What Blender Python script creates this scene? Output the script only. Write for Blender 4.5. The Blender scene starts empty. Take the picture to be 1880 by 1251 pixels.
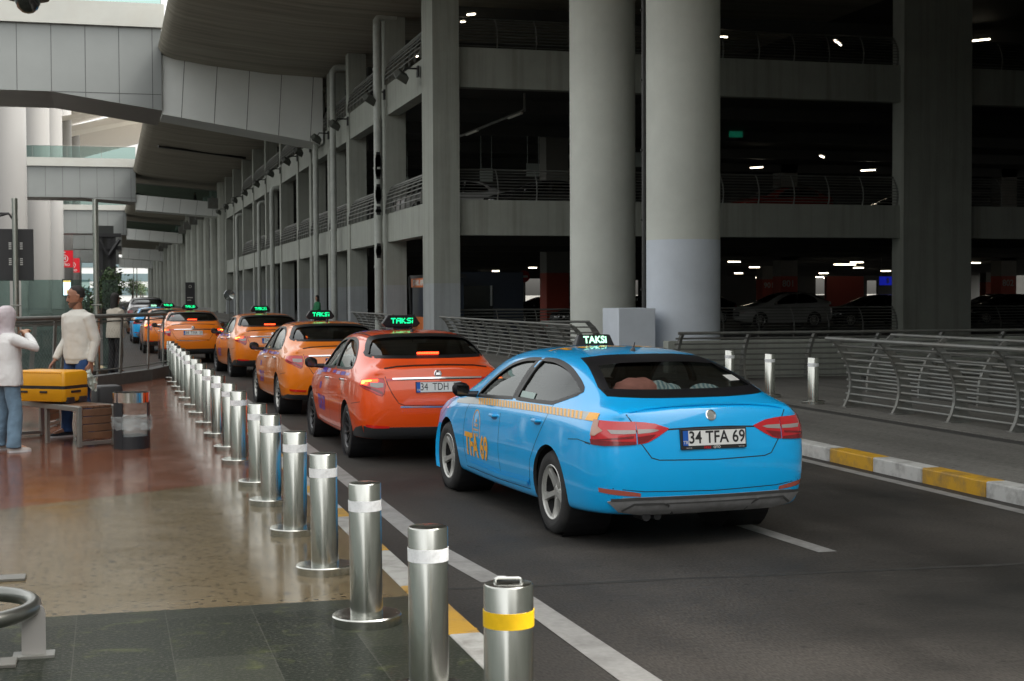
import bpy, bmesh, math, random
from mathutils import Vector, Matrix, Euler
from mathutils.bvhtree import BVHTree
from math import sin, cos, pi, radians as R_

# ------------------------------------------------------------------ camera, world, sun, exposure
scene = bpy.context.scene
C = scene.collection
cam_d = bpy.data.cameras.new('camera')
cam = bpy.data.objects.new('camera', cam_d); C.objects.link(cam)
cam_d.sensor_fit = 'HORIZONTAL'; cam_d.sensor_width = 36.0
cam_d.lens = 2678.0 / 1880.0 * 36.0
cam_d.clip_start = 0.05; cam_d.clip_end = 3000
cam.location = (0, 0, 1.92)
_F = Vector((0.26691301, 0.96319038, -0.03196455)); _Rt = Vector((0.96363542, -0.2671836, -0.00443772))
_U = _Rt.cross(_F)
cam.rotation_euler = Matrix((( _Rt.x, _U.x, -_F.x), (_Rt.y, _U.y, -_F.y), (_Rt.z, _U.z, -_F.z))).to_euler()
cam_d.dof.use_dof = True; cam_d.dof.focus_distance = 11.5; cam_d.dof.aperture_fstop = 9.0
scene.camera = cam

world = bpy.data.worlds.new("World"); scene.world = world; world.use_nodes = True
wn = world.node_tree.nodes; wl = world.node_tree.links
bg = wn['Background']; sky = wn.new('ShaderNodeTexSky'); sky.sky_type = 'NISHITA'; sky.sun_disc = False
SUN_EL, SUN_AZ = 58.0, 105.0      # degrees; azimuth measured from +Y towards +X
sky.sun_elevation = R_(SUN_EL); sky.sun_rotation = R_(SUN_AZ)
sky.air_density = 1.0; sky.dust_density = 6.0; sky.ozone_density = 0.6
hs = wn.new('ShaderNodeHueSaturation'); hs.inputs['Saturation'].default_value = 0.16
wl.new(sky.outputs[0], hs.inputs['Color']); tn = wn.new('ShaderNodeMix'); tn.data_type = 'RGBA'; tn.blend_type = 'MULTIPLY'; tn.inputs[0].default_value = 1; tn.inputs[7].default_value = (1.0, .985, .93, 1); wl.new(hs.outputs[0], tn.inputs[6]); wl.new(tn.outputs[2], bg.inputs[0]); bg.inputs[1].default_value = 0.13
sun_d = bpy.data.lights.new('sun', 'SUN'); sun_d.energy = 0.7; sun_d.angle = R_(14); sun_d.color = (1.0, 0.96, 0.9)
sun = bpy.data.objects.new('sun', sun_d); C.objects.link(sun)
_a, _e = R_(SUN_AZ), R_(SUN_EL)
_sd = Vector((sin(_a)*cos(_e), cos(_a)*cos(_e), sin(_e)))
sun.rotation_euler = _sd.to_track_quat('Z', 'Y').to_euler()
scene.view_settings.view_transform = 'Standard'; scene.view_settings.look = 'None'
scene.view_settings.exposure = 2.12; scene.view_settings.gamma = 1.0
scene.render.engine = 'CYCLES'
scene.cycles.max_bounces = 8; scene.cycles.diffuse_bounces = 4; scene.cycles.glossy_bounces = 4
scene.cycles.transparent_max_bounces = 16; scene.cycles.transmission_bounces = 4
scene.cycles.use_denoising = True
scene.cycles.sample_clamp_indirect = 6.0
random.seed(7)
ORD = ['first','second','third','fourth','fifth','sixth','seventh','eighth','ninth','tenth','eleventh','twelfth','thirteenth','fourteenth','fifteenth','sixteenth','seventeenth']

# ------------------------------------------------------------------ materials
MATS = {}
def mat(name, col, rough=0.5, metal=0.0, noise=0.0, nscale=8.0, bump=0.0, bscale=40.0, coat=0.0, emit=None, estr=0.0,
        dirt=None, dirt_amt=0.0, dscale=1.5, rough_var=0.0, spec=None, stretch=None):
    if name in MATS: return MATS[name]
    m = bpy.data.materials.new(name); m.use_nodes = True; MATS[name] = m
    nt = m.node_tree; n = nt.nodes; l = nt.links; p = n['Principled BSDF']
    p.inputs['Base Color'].default_value = (*col, 1); p.inputs['Roughness'].default_value = rough
    p.inputs['Metallic'].default_value = metal
    if coat: p.inputs['Coat Weight'].default_value = coat; p.inputs['Coat Roughness'].default_value = 0.04
    if spec is not None: p.inputs['Specular IOR Level'].default_value = spec
    if emit: p.inputs['Emission Color'].default_value = (*emit, 1); p.inputs['Emission Strength'].default_value = estr
    tc = None
    if noise or bump or dirt or rough_var:
        tc = n.new('ShaderNodeTexCoord'); src = tc.outputs['Object']
        if stretch:
            mp = n.new('ShaderNodeMapping'); mp.inputs['Scale'].default_value = stretch; l.new(src, mp.inputs[0]); src = mp.outputs[0]
    if noise or rough_var:
        t = n.new('ShaderNodeTexNoise'); t.inputs['Scale'].default_value = nscale; t.inputs['Detail'].default_value = 6; l.new(src, t.inputs['Vector'])
    if noise:
        r = n.new('ShaderNodeMapRange'); r.inputs[1].default_value = 0.25; r.inputs[2].default_value = 0.75
        r.inputs[3].default_value = 1-noise; r.inputs[4].default_value = 1+noise; l.new(t.outputs[0], r.inputs[0])
        mx = n.new('ShaderNodeVectorMath'); mx.operation = 'SCALE'; mx.inputs[0].default_value = col; l.new(r.outputs[0], mx.inputs['Scale'])
        cur = mx.outputs[0]
    else: cur = None
    if dirt:
        t2 = n.new('ShaderNodeTexNoise'); t2.inputs['Scale'].default_value = dscale; t2.inputs['Detail'].default_value = 8; t2.inputs['Roughness'].default_value = 0.65; l.new(src, t2.inputs['Vector'])
        r2 = n.new('ShaderNodeMapRange'); r2.inputs[1].default_value = 0.45; r2.inputs[2].default_value = 0.72; r2.inputs[3].default_value = 0; r2.inputs[4].default_value = dirt_amt; l.new(t2.outputs[0], r2.inputs[0])
        m2 = n.new('ShaderNodeMix'); m2.data_type = 'RGBA'; l.new(r2.outputs[0], m2.inputs[0])
        if cur: l.new(cur, m2.inputs[6])
        else: m2.inputs[6].default_value = (*col, 1)
        m2.inputs[7].default_value = (*dirt, 1); cur = m2.outputs[2]
    if cur: l.new(cur, p.inputs['Base Color'])
    if rough_var:
        r3 = n.new('ShaderNodeMapRange'); r3.inputs[1].default_value = .3; r3.inputs[2].default_value = .7
        r3.inputs[3].default_value = max(0.02, rough-rough_var); r3.inputs[4].default_value = rough+rough_var; l.new(t.outputs[0], r3.inputs[0]); l.new(r3.outputs[0], p.inputs['Roughness'])
    if bump:
        t4 = n.new('ShaderNodeTexNoise'); t4.inputs['Scale'].default_value = bscale; t4.inputs['Detail'].default_value = 4; l.new(src, t4.inputs['Vector'])
        b = n.new('ShaderNodeBump'); b.inputs['Strength'].default_value = bump; b.inputs['Distance'].default_value = 0.02; l.new(t4.outputs[0], b.inputs['Height']); l.new(b.outputs[0], p.inputs['Normal'])
    return m
def glass(name, tint=(0.5, 0.55, 0.55), refl=0.06, rough=0.0):
    if name in MATS: return MATS[name]
    m = bpy.data.materials.new(name); m.use_nodes = True; MATS[name] = m
    n = m.node_tree.nodes; l = m.node_tree.links; n.clear()
    o = n.new('ShaderNodeOutputMaterial'); mx = n.new('ShaderNodeMixShader'); t = n.new('ShaderNodeBsdfTransparent'); g = n.new('ShaderNodeBsdfGlossy')
    t.inputs[0].default_value = (*tint, 1); g.inputs['Roughness'].default_value = rough; g.inputs['Color'].default_value = (.60, .62, .62, 1)
    f = n.new('ShaderNodeLayerWeight'); f.inputs[0].default_value = 0.5; p = n.new('ShaderNodeMath'); p.operation = 'POWER'; p.inputs[1].default_value = 3.5
    a = n.new('ShaderNodeMath'); a.operation = 'ADD'; a.inputs[1].default_value = refl; a.use_clamp = True
    l.new(f.outputs['Facing'], p.inputs[0]); l.new(p.outputs[0], a.inputs[0]); l.new(a.outputs[0], mx.inputs[0]); l.new(t.outputs[0], mx.inputs[1]); l.new(g.outputs[0], mx.inputs[2]); l.new(mx.outputs[0], o.inputs[0])
    return m

# ------------------------------------------------------------------ mesh builder and scene-graph helpers
class MB:
    def __init__(s): s.v = []; s.f = []; s.m = []; s.sm = []
    def add(s, vs, fs, mi=0, sm=False):
        o = len(s.v); s.v += [tuple(v) for v in vs]
        for f in fs: s.f.append([i+o for i in f]); s.m.append(mi); s.sm.append(sm)
    def box(s, x0, x1, y0, y1, z0, z1, mi=0):
        s.add([(x0,y0,z0),(x1,y0,z0),(x1,y1,z0),(x0,y1,z0),(x0,y0,z1),(x1,y0,z1),(x1,y1,z1),(x0,y1,z1)],
              [(0,3,2,1),(4,5,6,7),(0,1,5,4),(1,2,6,5),(2,3,7,6),(3,0,4,7)], mi)
    def hexa(s, p, mi=0):   # 8 points ordered like box
        s.add(p, [(0,3,2,1),(4,5,6,7),(0,1,5,4),(1,2,6,5),(2,3,7,6),(3,0,4,7)], mi)
    def prism(s, pts, d, mi=0, sm=False):   # pts: list of 3D points (planar loop), d: extrusion vector
        n = len(pts); a = [Vector(p) for p in pts]; d = Vector(d)
        s.add(a+[p+d for p in a], [tuple(range(n))[::-1], tuple(range(n, 2*n))]+[(i, (i+1) % n, n+(i+1) % n, n+i) for i in range(n)], mi, sm)
    def tube(s, path, r, n=8, mi=0, cap=True, closed=False, sm=True):
        P = [Vector(p) for p in path]; k = len(P); vs = []; up = None
        rs = r if isinstance(r, (list, tuple)) else [r]*k
        for i in range(k):
            if closed: t = (P[(i+1) % k]-P[i-1])
            else: t = (P[min(i+1, k-1)]-P[max(i-1, 0)])
            t.normalize()
            if up is None: up = Vector((0, 0, 1)) if abs(t.z) < 0.9 else Vector((1, 0, 0))
            a = t.cross(up); a.normalize(); b = a.cross(t); b.normalize(); up = b
            for j in range(n):
                q = 2*pi*j/n; vs.append(P[i]+(a*cos(q)+b*sin(q))*rs[i])
        fs = []
        for i in range(k if closed else k-1):
            i2 = (i+1) % k
            for j in range(n): fs.append((i*n+j, i*n+(j+1) % n, i2*n+(j+1) % n, i2*n+j))
        s.add(vs, fs, mi, sm)
        if cap and not closed: s.add(vs[:n], [tuple(range(n))], mi); s.add(vs[-n:], [tuple(range(n))[::-1]], mi)
    def lathe(s, prof, n=24, mi=0, M=None, sm=True, closed=False, cap=True):   # prof: (r,z)
        vs = []
        for r, z in prof:
            for j in range(n): vs.append(Vector((r*cos(2*pi*j/n), r*sin(2*pi*j/n), z)))
        if M is not None: vs = [M @ v for v in vs]
        k = len(prof); fs = []
        for i in range(k if closed else k-1):
            i2 = (i+1) % k
            for j in range(n): fs.append((i*n+j, i*n+(j+1) % n, i2*n+(j+1) % n, i2*n+j))
        s.add(vs, fs, mi, sm)
        if not closed and cap:
            if prof[0][0] > 1e-4: s.add(vs[:n], [tuple(range(n))[::-1]], mi)
            if prof[-1][0] > 1e-4: s.add(vs[-n:], [tuple(range(n))], mi)
    def loft(s, rings, mi=0, sm=True, cap=True):
        n = len(rings[0]); vs = [p for r in rings for p in r]; fs = []
        for i in range(len(rings)-1):
            for j in range(n): fs.append((i*n+j, i*n+(j+1) % n, (i+1)*n+(j+1) % n, (i+1)*n+j))
        s.add(vs, fs, mi, sm)
        if cap: s.add(rings[0], [tuple(range(n))[::-1]], mi); s.add(rings[-1], [tuple(range(n))], mi)
    def build(s, name, mats, parent=None, bevel=0, smooth=None, fixn=True):
        me = bpy.data.meshes.new(name); me.from_pydata(s.v, [], s.f)
        if not isinstance(mats, (list, tuple)): mats = [mats]
        for m in mats: me.materials.append(m)
        for i, p in enumerate(me.polygons):
            p.material_index = min(s.m[i], len(mats)-1); p.use_smooth = s.sm[i] if smooth is None else smooth
        if fixn:
            bm = bmesh.new(); bm.from_mesh(me); bmesh.ops.remove_doubles(bm, verts=bm.verts, dist=1e-5); bmesh.ops.recalc_face_normals(bm, faces=bm.faces); bm.to_mesh(me); bm.free()
        me.set_sharp_from_angle(angle=R_(38)) if any(s.sm) or smooth else None
        me.update()
        o = bpy.data.objects.new(name, me); C.objects.link(o)
        if parent: o.parent = parent
        if bevel:
            b = o.modifiers.new('b', 'BEVEL'); b.width = bevel; b.segments = 2; b.limit_method = 'ANGLE'; b.angle_limit = R_(40)
        return o
def tag(o, label=None, cat=None, group=None, kind=None):
    if label: o['label'] = label
    if cat: o['category'] = cat
    if group: o['group'] = group
    if kind: o['kind'] = kind
    return o
def thing(name, label, cat, loc=(0,0,0), rz=0, group=None):
    o = bpy.data.objects.new(name, None); C.objects.link(o); o.location = loc; o.rotation_euler = (0,0,rz); o.empty_display_size = .1
    return tag(o, label, cat, group)
def copy_tree(o, parent=None):
    c = o.copy(); C.objects.link(c)
    if parent: c.parent = parent
    for ch in list(o.children): copy_tree(ch, c)
    return c
def dup(o, loc, rz, label=None, group=None):
    c = copy_tree(o); c.location = loc; c.rotation_euler = (0,0,rz)
    if label: c['label'] = label
    if group: c['group'] = group
    return c
def text_mesh(txt, size, bold=0.0, sx=1.0):
    cu = bpy.data.curves.new('t', 'FONT'); cu.body = txt; cu.size = size; cu.offset = bold; cu.align_x = 'CENTER'; cu.align_y = 'CENTER'; cu.resolution_u = 4
    o = bpy.data.objects.new('t', cu); C.objects.link(o); dg = bpy.context.evaluated_depsgraph_get()
    me = bpy.data.meshes.new_from_object(o.evaluated_get(dg)); bpy.data.objects.remove(o); bpy.data.curves.remove(cu)
    for v in me.vertices: v.co.x *= sx
    return me
def text_mb(mb, txt, size, M, mi=0, bold=0.0, sx=1.0, thick=0.0):
    me = text_mesh(txt, size, bold, sx)
    vs = [M @ v.co for v in me.vertices]; mb.add(vs, [tuple(p.vertices) for p in me.polygons], mi)
    bpy.data.meshes.remove(me)
def frame(o, xdir, ydir):
    x = Vector(xdir).normalized(); y = Vector(ydir).normalized(); z = x.cross(y)
    return Matrix(((x.x,y.x,z.x,o[0]),(x.y,y.y,z.y,o[1]),(x.z,y.z,z.z,o[2]),(0,0,0,1)))
# ------------------------------------------------------------------ cars
M_black = mat('black_plastic', (.018,.018,.02), .45)
M_gloss = mat('gloss_black', (.010,.010,.012), .35, spec=.25)
M_rubber = mat('tyre_rubber', (.022,.022,.023), .85, bump=.25, bscale=90, dirt=(.07,.065,.06), dirt_amt=.35, dscale=9)
M_rim = mat('alloy_silver', (.52,.52,.50), .32, metal=.55, dirt=(.15,.13,.11), dirt_amt=.3, dscale=12)
M_rimdark = mat('alloy_dark', (.09,.09,.095), .35, metal=.6)
M_cabin = mat('cabin_trim', (.035,.034,.034), .8)
M_seat = mat('seat_cloth', (.05,.048,.046), .9, bump=.2, bscale=200)
M_chrome = mat('chrome', (.75,.75,.76), .12, metal=1.0)
M_glass = glass('car_glass', (.30,.325,.32), .035)
M_glassd = glass('tinted_glass', (.13,.14,.14), .06)
M_plate = mat('plate_white', (.75,.75,.74), .4)
M_ink = mat('plate_black', (.02,.02,.022), .5)
M_blueband = mat('plate_blue', (.01,.10,.45), .4)
M_lens = mat('lamp_red', (.55,.012,.020), .15, coat=.8)
M_lensd = mat('lamp_dark_red', (.20,.008,.014), .15, coat=.8)
M_lensw = mat('lamp_clear', (.34,.30,.29), .15, coat=.8)
M_lit = mat('lamp_lit', (.8,.05,.02), .3, emit=(1,.05,.01), estr=1.3)
M_litc = mat('lamp_core', (.9,.2,.05), .3, emit=(1,.28,.03), estr=2.4)
M_green = mat('led_green', (.0,.5,.2), .4, emit=(.0,.95,.30), estr=.42)
M_greenw = mat('led_pale', (.3,.8,.5), .4, emit=(.45,1.0,.62), estr=.42)
M_seam = mat('panel_gap', (.012,.012,.014), .7)
M_grey = mat('bumper_grey', (.22,.22,.225), .5, noise=.12, nscale=14, dirt=(.10,.09,.08), dirt_amt=.5, dscale=6)
M_orange_t = mat('decal_orange', (.85,.40,.03), .35, coat=.3)
M_purple_t = mat('decal_purple', (.10,.05,.42), .35, coat=.3)
M_lilac_t = mat('decal_lilac', (.45,.33,.62), .35, coat=.3)
M_white_t = mat('decal_white', (.62,.62,.60), .35, coat=.3)

def ev_mesh(o):
    dg = bpy.context.evaluated_depsgraph_get(); return bpy.data.meshes.new_from_object(o.evaluated_get(dg))

def body_cage(st, rear_dx, front_dx, rear_bulge=.05, front_bulge=.12):
    """st: list of (x, [(y,z)*9 rows r1..r9], zc).  rows run from the underside edge up to the roof edge."""
    bm = bmesh.new(); L = []; Rr = []; T = []; B = []
    n = len(st)
    for k, (x, rows, zc) in enumerate(st):
        dx = rear_dx if k == 0 else (front_dx if k == n-1 else [0]*9)
        L.append([bm.verts.new((x+dx[i], y, z)) for i, (y, z) in enumerate(rows)])
        Rr.append([bm.verts.new((x+dx[i], -y, z)) for i, (y, z) in enumerate(rows)])
        T.append(bm.verts.new((x+dx[8], 0, zc))); B.append(bm.verts.new((x+dx[0], 0, rows[0][1])))
    for k in range(n-1):
        for i in range(8):
            bm.faces.new((L[k][i], L[k][i+1], L[k+1][i+1], L[k+1][i]))
            bm.faces.new((Rr[k][i+1], Rr[k][i], Rr[k+1][i], Rr[k+1][i+1]))
        bm.faces.new((L[k][8], T[k], T[k+1], L[k+1][8])); bm.faces.new((T[k], Rr[k][8], Rr[k+1][8], T[k+1]))
        bm.faces.new((B[k], L[k][0], L[k+1][0], B[k+1])); bm.faces.new((Rr[k][0], B[k], B[k+1], Rr[k+1][0]))
    for k, bul, sg in ((0, rear_bulge, -1), (n-1, front_bulge, 1)):
        cols = []
        for i in range(9):
            l, r = L[k][i], Rr[k][i]
            if i == 0: mid = [None, B[k], None]
            elif i == 8: mid = [None, T[k], None]
            else: mid = [bm.verts.new((l.co.x+sg*bul*.75, l.co.y*.5, l.co.z)), bm.verts.new((l.co.x+sg*bul, 0, l.co.z)), bm.verts.new((l.co.x+sg*bul*.75, -l.co.y*.5, l.co.z))]
            cols.append((l, *mid, r))
        for i in range(8):
            a, b = cols[i], cols[i+1]
            if i == 0: fs = [(a[0], a[2], b[2], b[1], b[0]), (a[2], a[4], b[4], b[3], b[2])]
            elif i == 7: fs = [(a[0], a[1], a[2], b[2], b[0]), (a[2], a[3], a[4], b[4], b[2])]
            else: fs = [(a[j], a[j+1], b[j+1], b[j]) for j in range(4)]
            for f in fs: bm.faces.new(f)
    cl = bm.edges.layers.float.get('crease_edge') or bm.edges.layers.float.new('crease_edge')
    def cr(a, b, v):
        e = bm.edges.get((a, b))
        if e: e[cl] = v
    for k in range(n-1):
        for S in (L, Rr):
            cr(S[k][4], S[k+1][4], .62); cr(S[k][1], S[k+1][1], .35)
            if k < 2: cr(S[k][6], S[k+1][6], .25)
            if k > n-6: cr(S[k][5], S[k+1][5], .3)
    for S in (L, Rr):
        for i in range(5, 8): cr(S[0][i], S[0][i+1], .85)
        cr(S[0][8], T[0], .85)
    bmesh.ops.recalc_face_normals(bm, faces=bm.faces)
    me = bpy.data.meshes.new('cage'); bm.to_mesh(me); bm.free()
    for p in me.polygons: p.use_smooth = True
    o = bpy.data.objects.new('cage', me); C.objects.link(o)
    s = o.modifiers.new('s', 'SUBSURF'); s.levels = 3; s.render_levels = 3
    return o

def refine(bm, step, ax=(0, 1)):
    for a in ax:
        lo = min(v.co[a] for v in bm.verts); hi = max(v.co[a] for v in bm.verts); k = int((hi-lo)/step)
        for i in range(1, k+1):
            co = Vector((0,0,0)); co[a] = lo+(hi-lo)*i/(k+1); no = Vector((0,0,0)); no[a] = 1
            bmesh.ops.bisect_plane(bm, geom=bm.verts[:]+bm.edges[:]+bm.faces[:], plane_co=co, plane_no=no, dist=1e-5)

class Proj:
    """projects flat outlines onto the body surface"""
    def __init__(s, bvh): s.b = bvh
    def ray(s, mode, u, w, sg=1):
        if mode == 'side': o, d = Vector((u, 1.6*sg, w)), Vector((0, -sg, 0))
        elif mode == 'rear': o, d = Vector((-2.5, u, w)), Vector((1, 0, 0))
        elif mode == 'front': o, d = Vector((5.5, u, w)), Vector((-1, 0, 0))
        elif mode == 'top': o, d = Vector((u, w, 3)), Vector((0, 0, -1))
        elif mode == 'corner':   # u = angle in degrees about a vertical axis inside the rear corner, 0 = straight back
            a = R_(u); d0 = Vector((-cos(a), sg*sin(a), 0)); c = Vector((-.6, .45*sg, w)); o, d = c+d0*1.5, -d0
        elif mode == 'slope':   # rear screen: cast forwards and down
            o, d = Vector((-2.5, u, w)), Vector((1, 0, 0))
        h = s.b.ray_cast(o, d)
        if h[0] is None:
            h = s.b.find_nearest(o+d*(1.2 if mode != 'front' else 1.8))
        nrm = h[1]
        if nrm.dot(d) > 0: nrm = -nrm
        return h[0], nrm
    def patch(s, mode, outlines, off=.003, sg=1, step=.07, thick=0.0, mi=0, mb=None, mesh=None):
        mb = mb or MB()
        bm = bmesh.new()
        if mesh: bm.from_mesh(mesh)
        else:
            for ol in outlines:
                vs = [bm.verts.new((a, b, 0)) for a, b in ol]; bm.faces.new(vs)
        refine(bm, step if mode != 'corner' else step, (1,)) if mode != 'corner' else refine(bm, step, (1,))
        refine(bm, step if mode != 'corner' else 5.0, (0,))
        bmesh.ops.triangulate(bm, faces=[f for f in bm.faces if len(f.verts) > 4])
        bm.verts.ensure_lookup_table(); vs = []; vb = []
        for v in bm.verts:
            p, nn = s.ray(mode, v.co.x, v.co.y, sg); vs.append(p+nn*off); vb.append(p+nn*(off-thick))
        fs = [tuple(v.index for v in f.verts) for f in bm.faces]
        mb.add(vs, fs, mi, True)
        if thick:
            n = len(vs); rim = [(e.verts[0].index, e.verts[1].index) for e in bm.edges if len(e.link_faces) == 1]
            mb.add(vs+vb, [(a, b, b+n, a+n) for a, b in rim], mi)
        bm.free(); return mb
    def line(s, mode, pts, w, off=.0015, sg=1, closed=False, mi=0, mb=None, step=.06, sides=None):
        mb = mb or MB(); P = [Vector((a, b)) for a, b in pts]
        if closed: P = P+[P[0]]
        Q = [P[0]]
        for a, b in zip(P[:-1], P[1:]):
            k = max(1, int((b-a).length/step))
            for i in range(1, k+1): Q.append(a.lerp(b, i/k))
        vs = []; n = len(Q)
        for i, q in enumerate(Q):
            if closed: t = Q[(i+1) % (n-1)]-Q[(i-1) % (n-1)]
            else: t = Q[min(i+1, n-1)]-Q[max(i-1, 0)]
            t.normalize(); pr = Vector((-t.y, t.x))
            K = 2 if w < .024 else 5
            for c in range(K):
                r = q+pr*w*(c/(K-1)-.5); p, nn = s.ray(mode, r.x, r.y, sg); vs.append(p+nn*off)
        mb.add(vs, [(K*i+c, K*i+c+1, K*i+K+c+1, K*i+K+c) for i in range(n-1) for c in range(K-1)], mi, True)
        return mb
def smooth_loop(pts, k=4):
    """Catmull-Rom through a closed list; a point given with a third value 1 stays a sharp corner"""
    n = len(pts); out = []
    for i in range(n):
        p0, p1, p2, p3 = pts[(i-1) % n], pts[i], pts[(i+1) % n], pts[(i+2) % n]
        a = Vector(p0[:2]); b = Vector(p1[:2]); c = Vector(p2[:2]); d = Vector(p3[:2])
        if len(p1) > 2: a = b-(c-b)*.5
        if len(p2) > 2: d = c+(c-b)*.5
        for j in range(k):
            t = j/k; out.append(tuple(.5*((2*b)+(c-a)*t+(2*a-5*b+4*c-d)*t*t+(-a+3*b-3*c+d)*t**3)))
    return out
def scale_loop(pts, s):
    cx = sum(p[0] for p in pts)/len(pts); cy = sum(p[1] for p in pts)/len(pts)
    n = len(pts); out = []
    for i in range(n):
        a, b, c = Vector(pts[i-1]), Vector(pts[i]), Vector(pts[(i+1) % n])
        t = (c-a).normalized(); pr = Vector((t.y, -t.x))
        if pr.dot(b-Vector((cx, cy))) < 0: pr = -pr
        out.append(tuple(b+pr*s))
    return out

def car_body(spec, name_mats, parent):
    cage = body_cage(spec['st'], spec['rdx'], spec['fdx'], spec.get('rb', .05), spec.get('fb', .12))
    me = ev_mesh(cage); bm = bmesh.new(); bm.from_mesh(me); bvh = BVHTree.FromBMesh(bm); bm.free()
    so = cage.modifiers.new('sol', 'SOLIDIFY'); so.thickness = .028; so.offset = -1; so.material_offset = 1; so.material_offset_rim = 1
    for m in name_mats: cage.data.materials.append(m)
    cuts = MB(); W = spec['win']
    def prism_side(ol, y0, y1): cuts.prism([(x, y0, z) for x, z in ol], (0, y1-y0, 0))
    for key in ('front', 'rear'):
        ol = W[key]
        prism_side(ol, .35, 1.3); prism_side(ol, -1.3, -.35)
    cuts.prism([(-1.8, y, z) for y, z in W['back']], (2.6, 0, 0)) if 'back' in W else None
    x0, x1 = spec['fscast']
    cuts.prism([(x0, y, z) for y, z in W['screen']], (x1-x0, 0, 0))
    for wx in (0, spec['wb']):
        for sg in (-1, 1):
            ra = spec['arch']; n = 40
            cuts.prism([(wx+ra*cos(2*pi*i/n), .60*sg, spec['wr']*1.0+.01+ra*sin(2*pi*i/n)) for i in range(n)], (0, .8*sg, 0))
    for a in spec.get('cuts', []): cuts.box(*a)
    cuts.m = [1]*len(cuts.f); co = cuts.build('cut', [name_mats[0], M_cabin])
    b = cage.modifiers.new('bool', 'BOOLEAN'); b.operation = 'DIFFERENCE'; b.solver = 'EXACT'; b.object = co; b.use_self = False
    bo = ev_mesh(cage); bo.name = 'body'
    print('body faces', len(bo.polygons))
    o = bpy.data.objects.new('body', bo); C.objects.link(o); o.parent = parent
    bo.set_sharp_from_angle(angle=R_(32))
    bpy.data.objects.remove(co); bpy.data.objects.remove(cage)
    return o, Proj(bvh)

def make_wheel(parent, x, y, sg, wr, ww, rim_r, style, mrim):
    """wheel with its axis along y; sg is the outer side"""
    e = bpy.data.objects.new('wheel', None); C.objects.link(e); e.parent = parent; e.location = (x, y, wr); e.empty_display_size = .1
    Mx = Matrix.Rotation(-sg*pi/2, 4, 'X')      # local z -> outer direction
    h = ww/2; t = MB()
    t.lathe([(rim_r-.012,-h*.82),(rim_r+.02,-h*.95),(wr-.06,-h),(wr-.018,-h*.86),(wr,-h*.6),(wr,h*.6),(wr-.018,h*.86),(wr-.06,h),(rim_r+.02,h*.95),(rim_r-.012,h*.82)], 40, 0, Mx, closed=True)
    for k in (-.35, 0, .35):
        t.lathe([(wr+.0015, h*k-.004), (wr+.0015, h*k+.004)], 40, 1, Mx, cap=False)
    t.build('tyre', [M_rubber, M_seam], e, fixn=False)
    r = MB()
    r.lathe([(rim_r+.004,h*.84),(rim_r-.006,h*.90),(rim_r-.018,h*.82),(rim_r-.022,h*.6),(rim_r+.004,h*.6)], 40, 0, Mx, closed=True)
    r.lathe([(.001,h*.55),(.03,h*.56),(.055,h*.50),(.07,h*.35),(.07,h*.2)], 20, 0, Mx)
    ns = 5 if style == 'five' else 10
    for i in range(ns):
        a = 2*pi*i/ns+.3
        if style == 'five': ws = ((.05,.026,.55,.30),(.12,.028,.60,.28),(.18,.030,.72,.45),(rim_r-.012,.046,.82,.6))
        else: ws = ((.05,.013,.5,.25),(.12,.010,.62,.35),(rim_r-.012,.013,.82,.6))
        rings = []
        for rr, w, zt, zb in ws:
            rings.append([Mx @ Vector((rr*cos(a)-q*sin(a), rr*sin(a)+q*cos(a), h*zz)) for q, zz in ((-w, zb), (-w*.75, zt), (w*.75, zt), (w, zb))])
        r.loft(rings, 0, True)
    r.build('rim', mrim, e)
    bk = MB(); bk.lathe([(.001,h*.02),(rim_r-.006,h*.0),(rim_r-.006,-h*.3),(.001,-h*.3)], 24, 0, Mx); bk.lathe([(rim_r-.004,h*.6),(rim_r-.005,0)], 30, 0, Mx, cap=False)
    bk.lathe([(.001,h*.16),(.145,h*.15),(.15,h*.05)], 24, 1, Mx)
    bk.build('brake_disc', [M_black, mat('disc_iron', (.12,.12,.12), .5, metal=.5)], e)
    for k in range(5):
        pass
    return e

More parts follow.
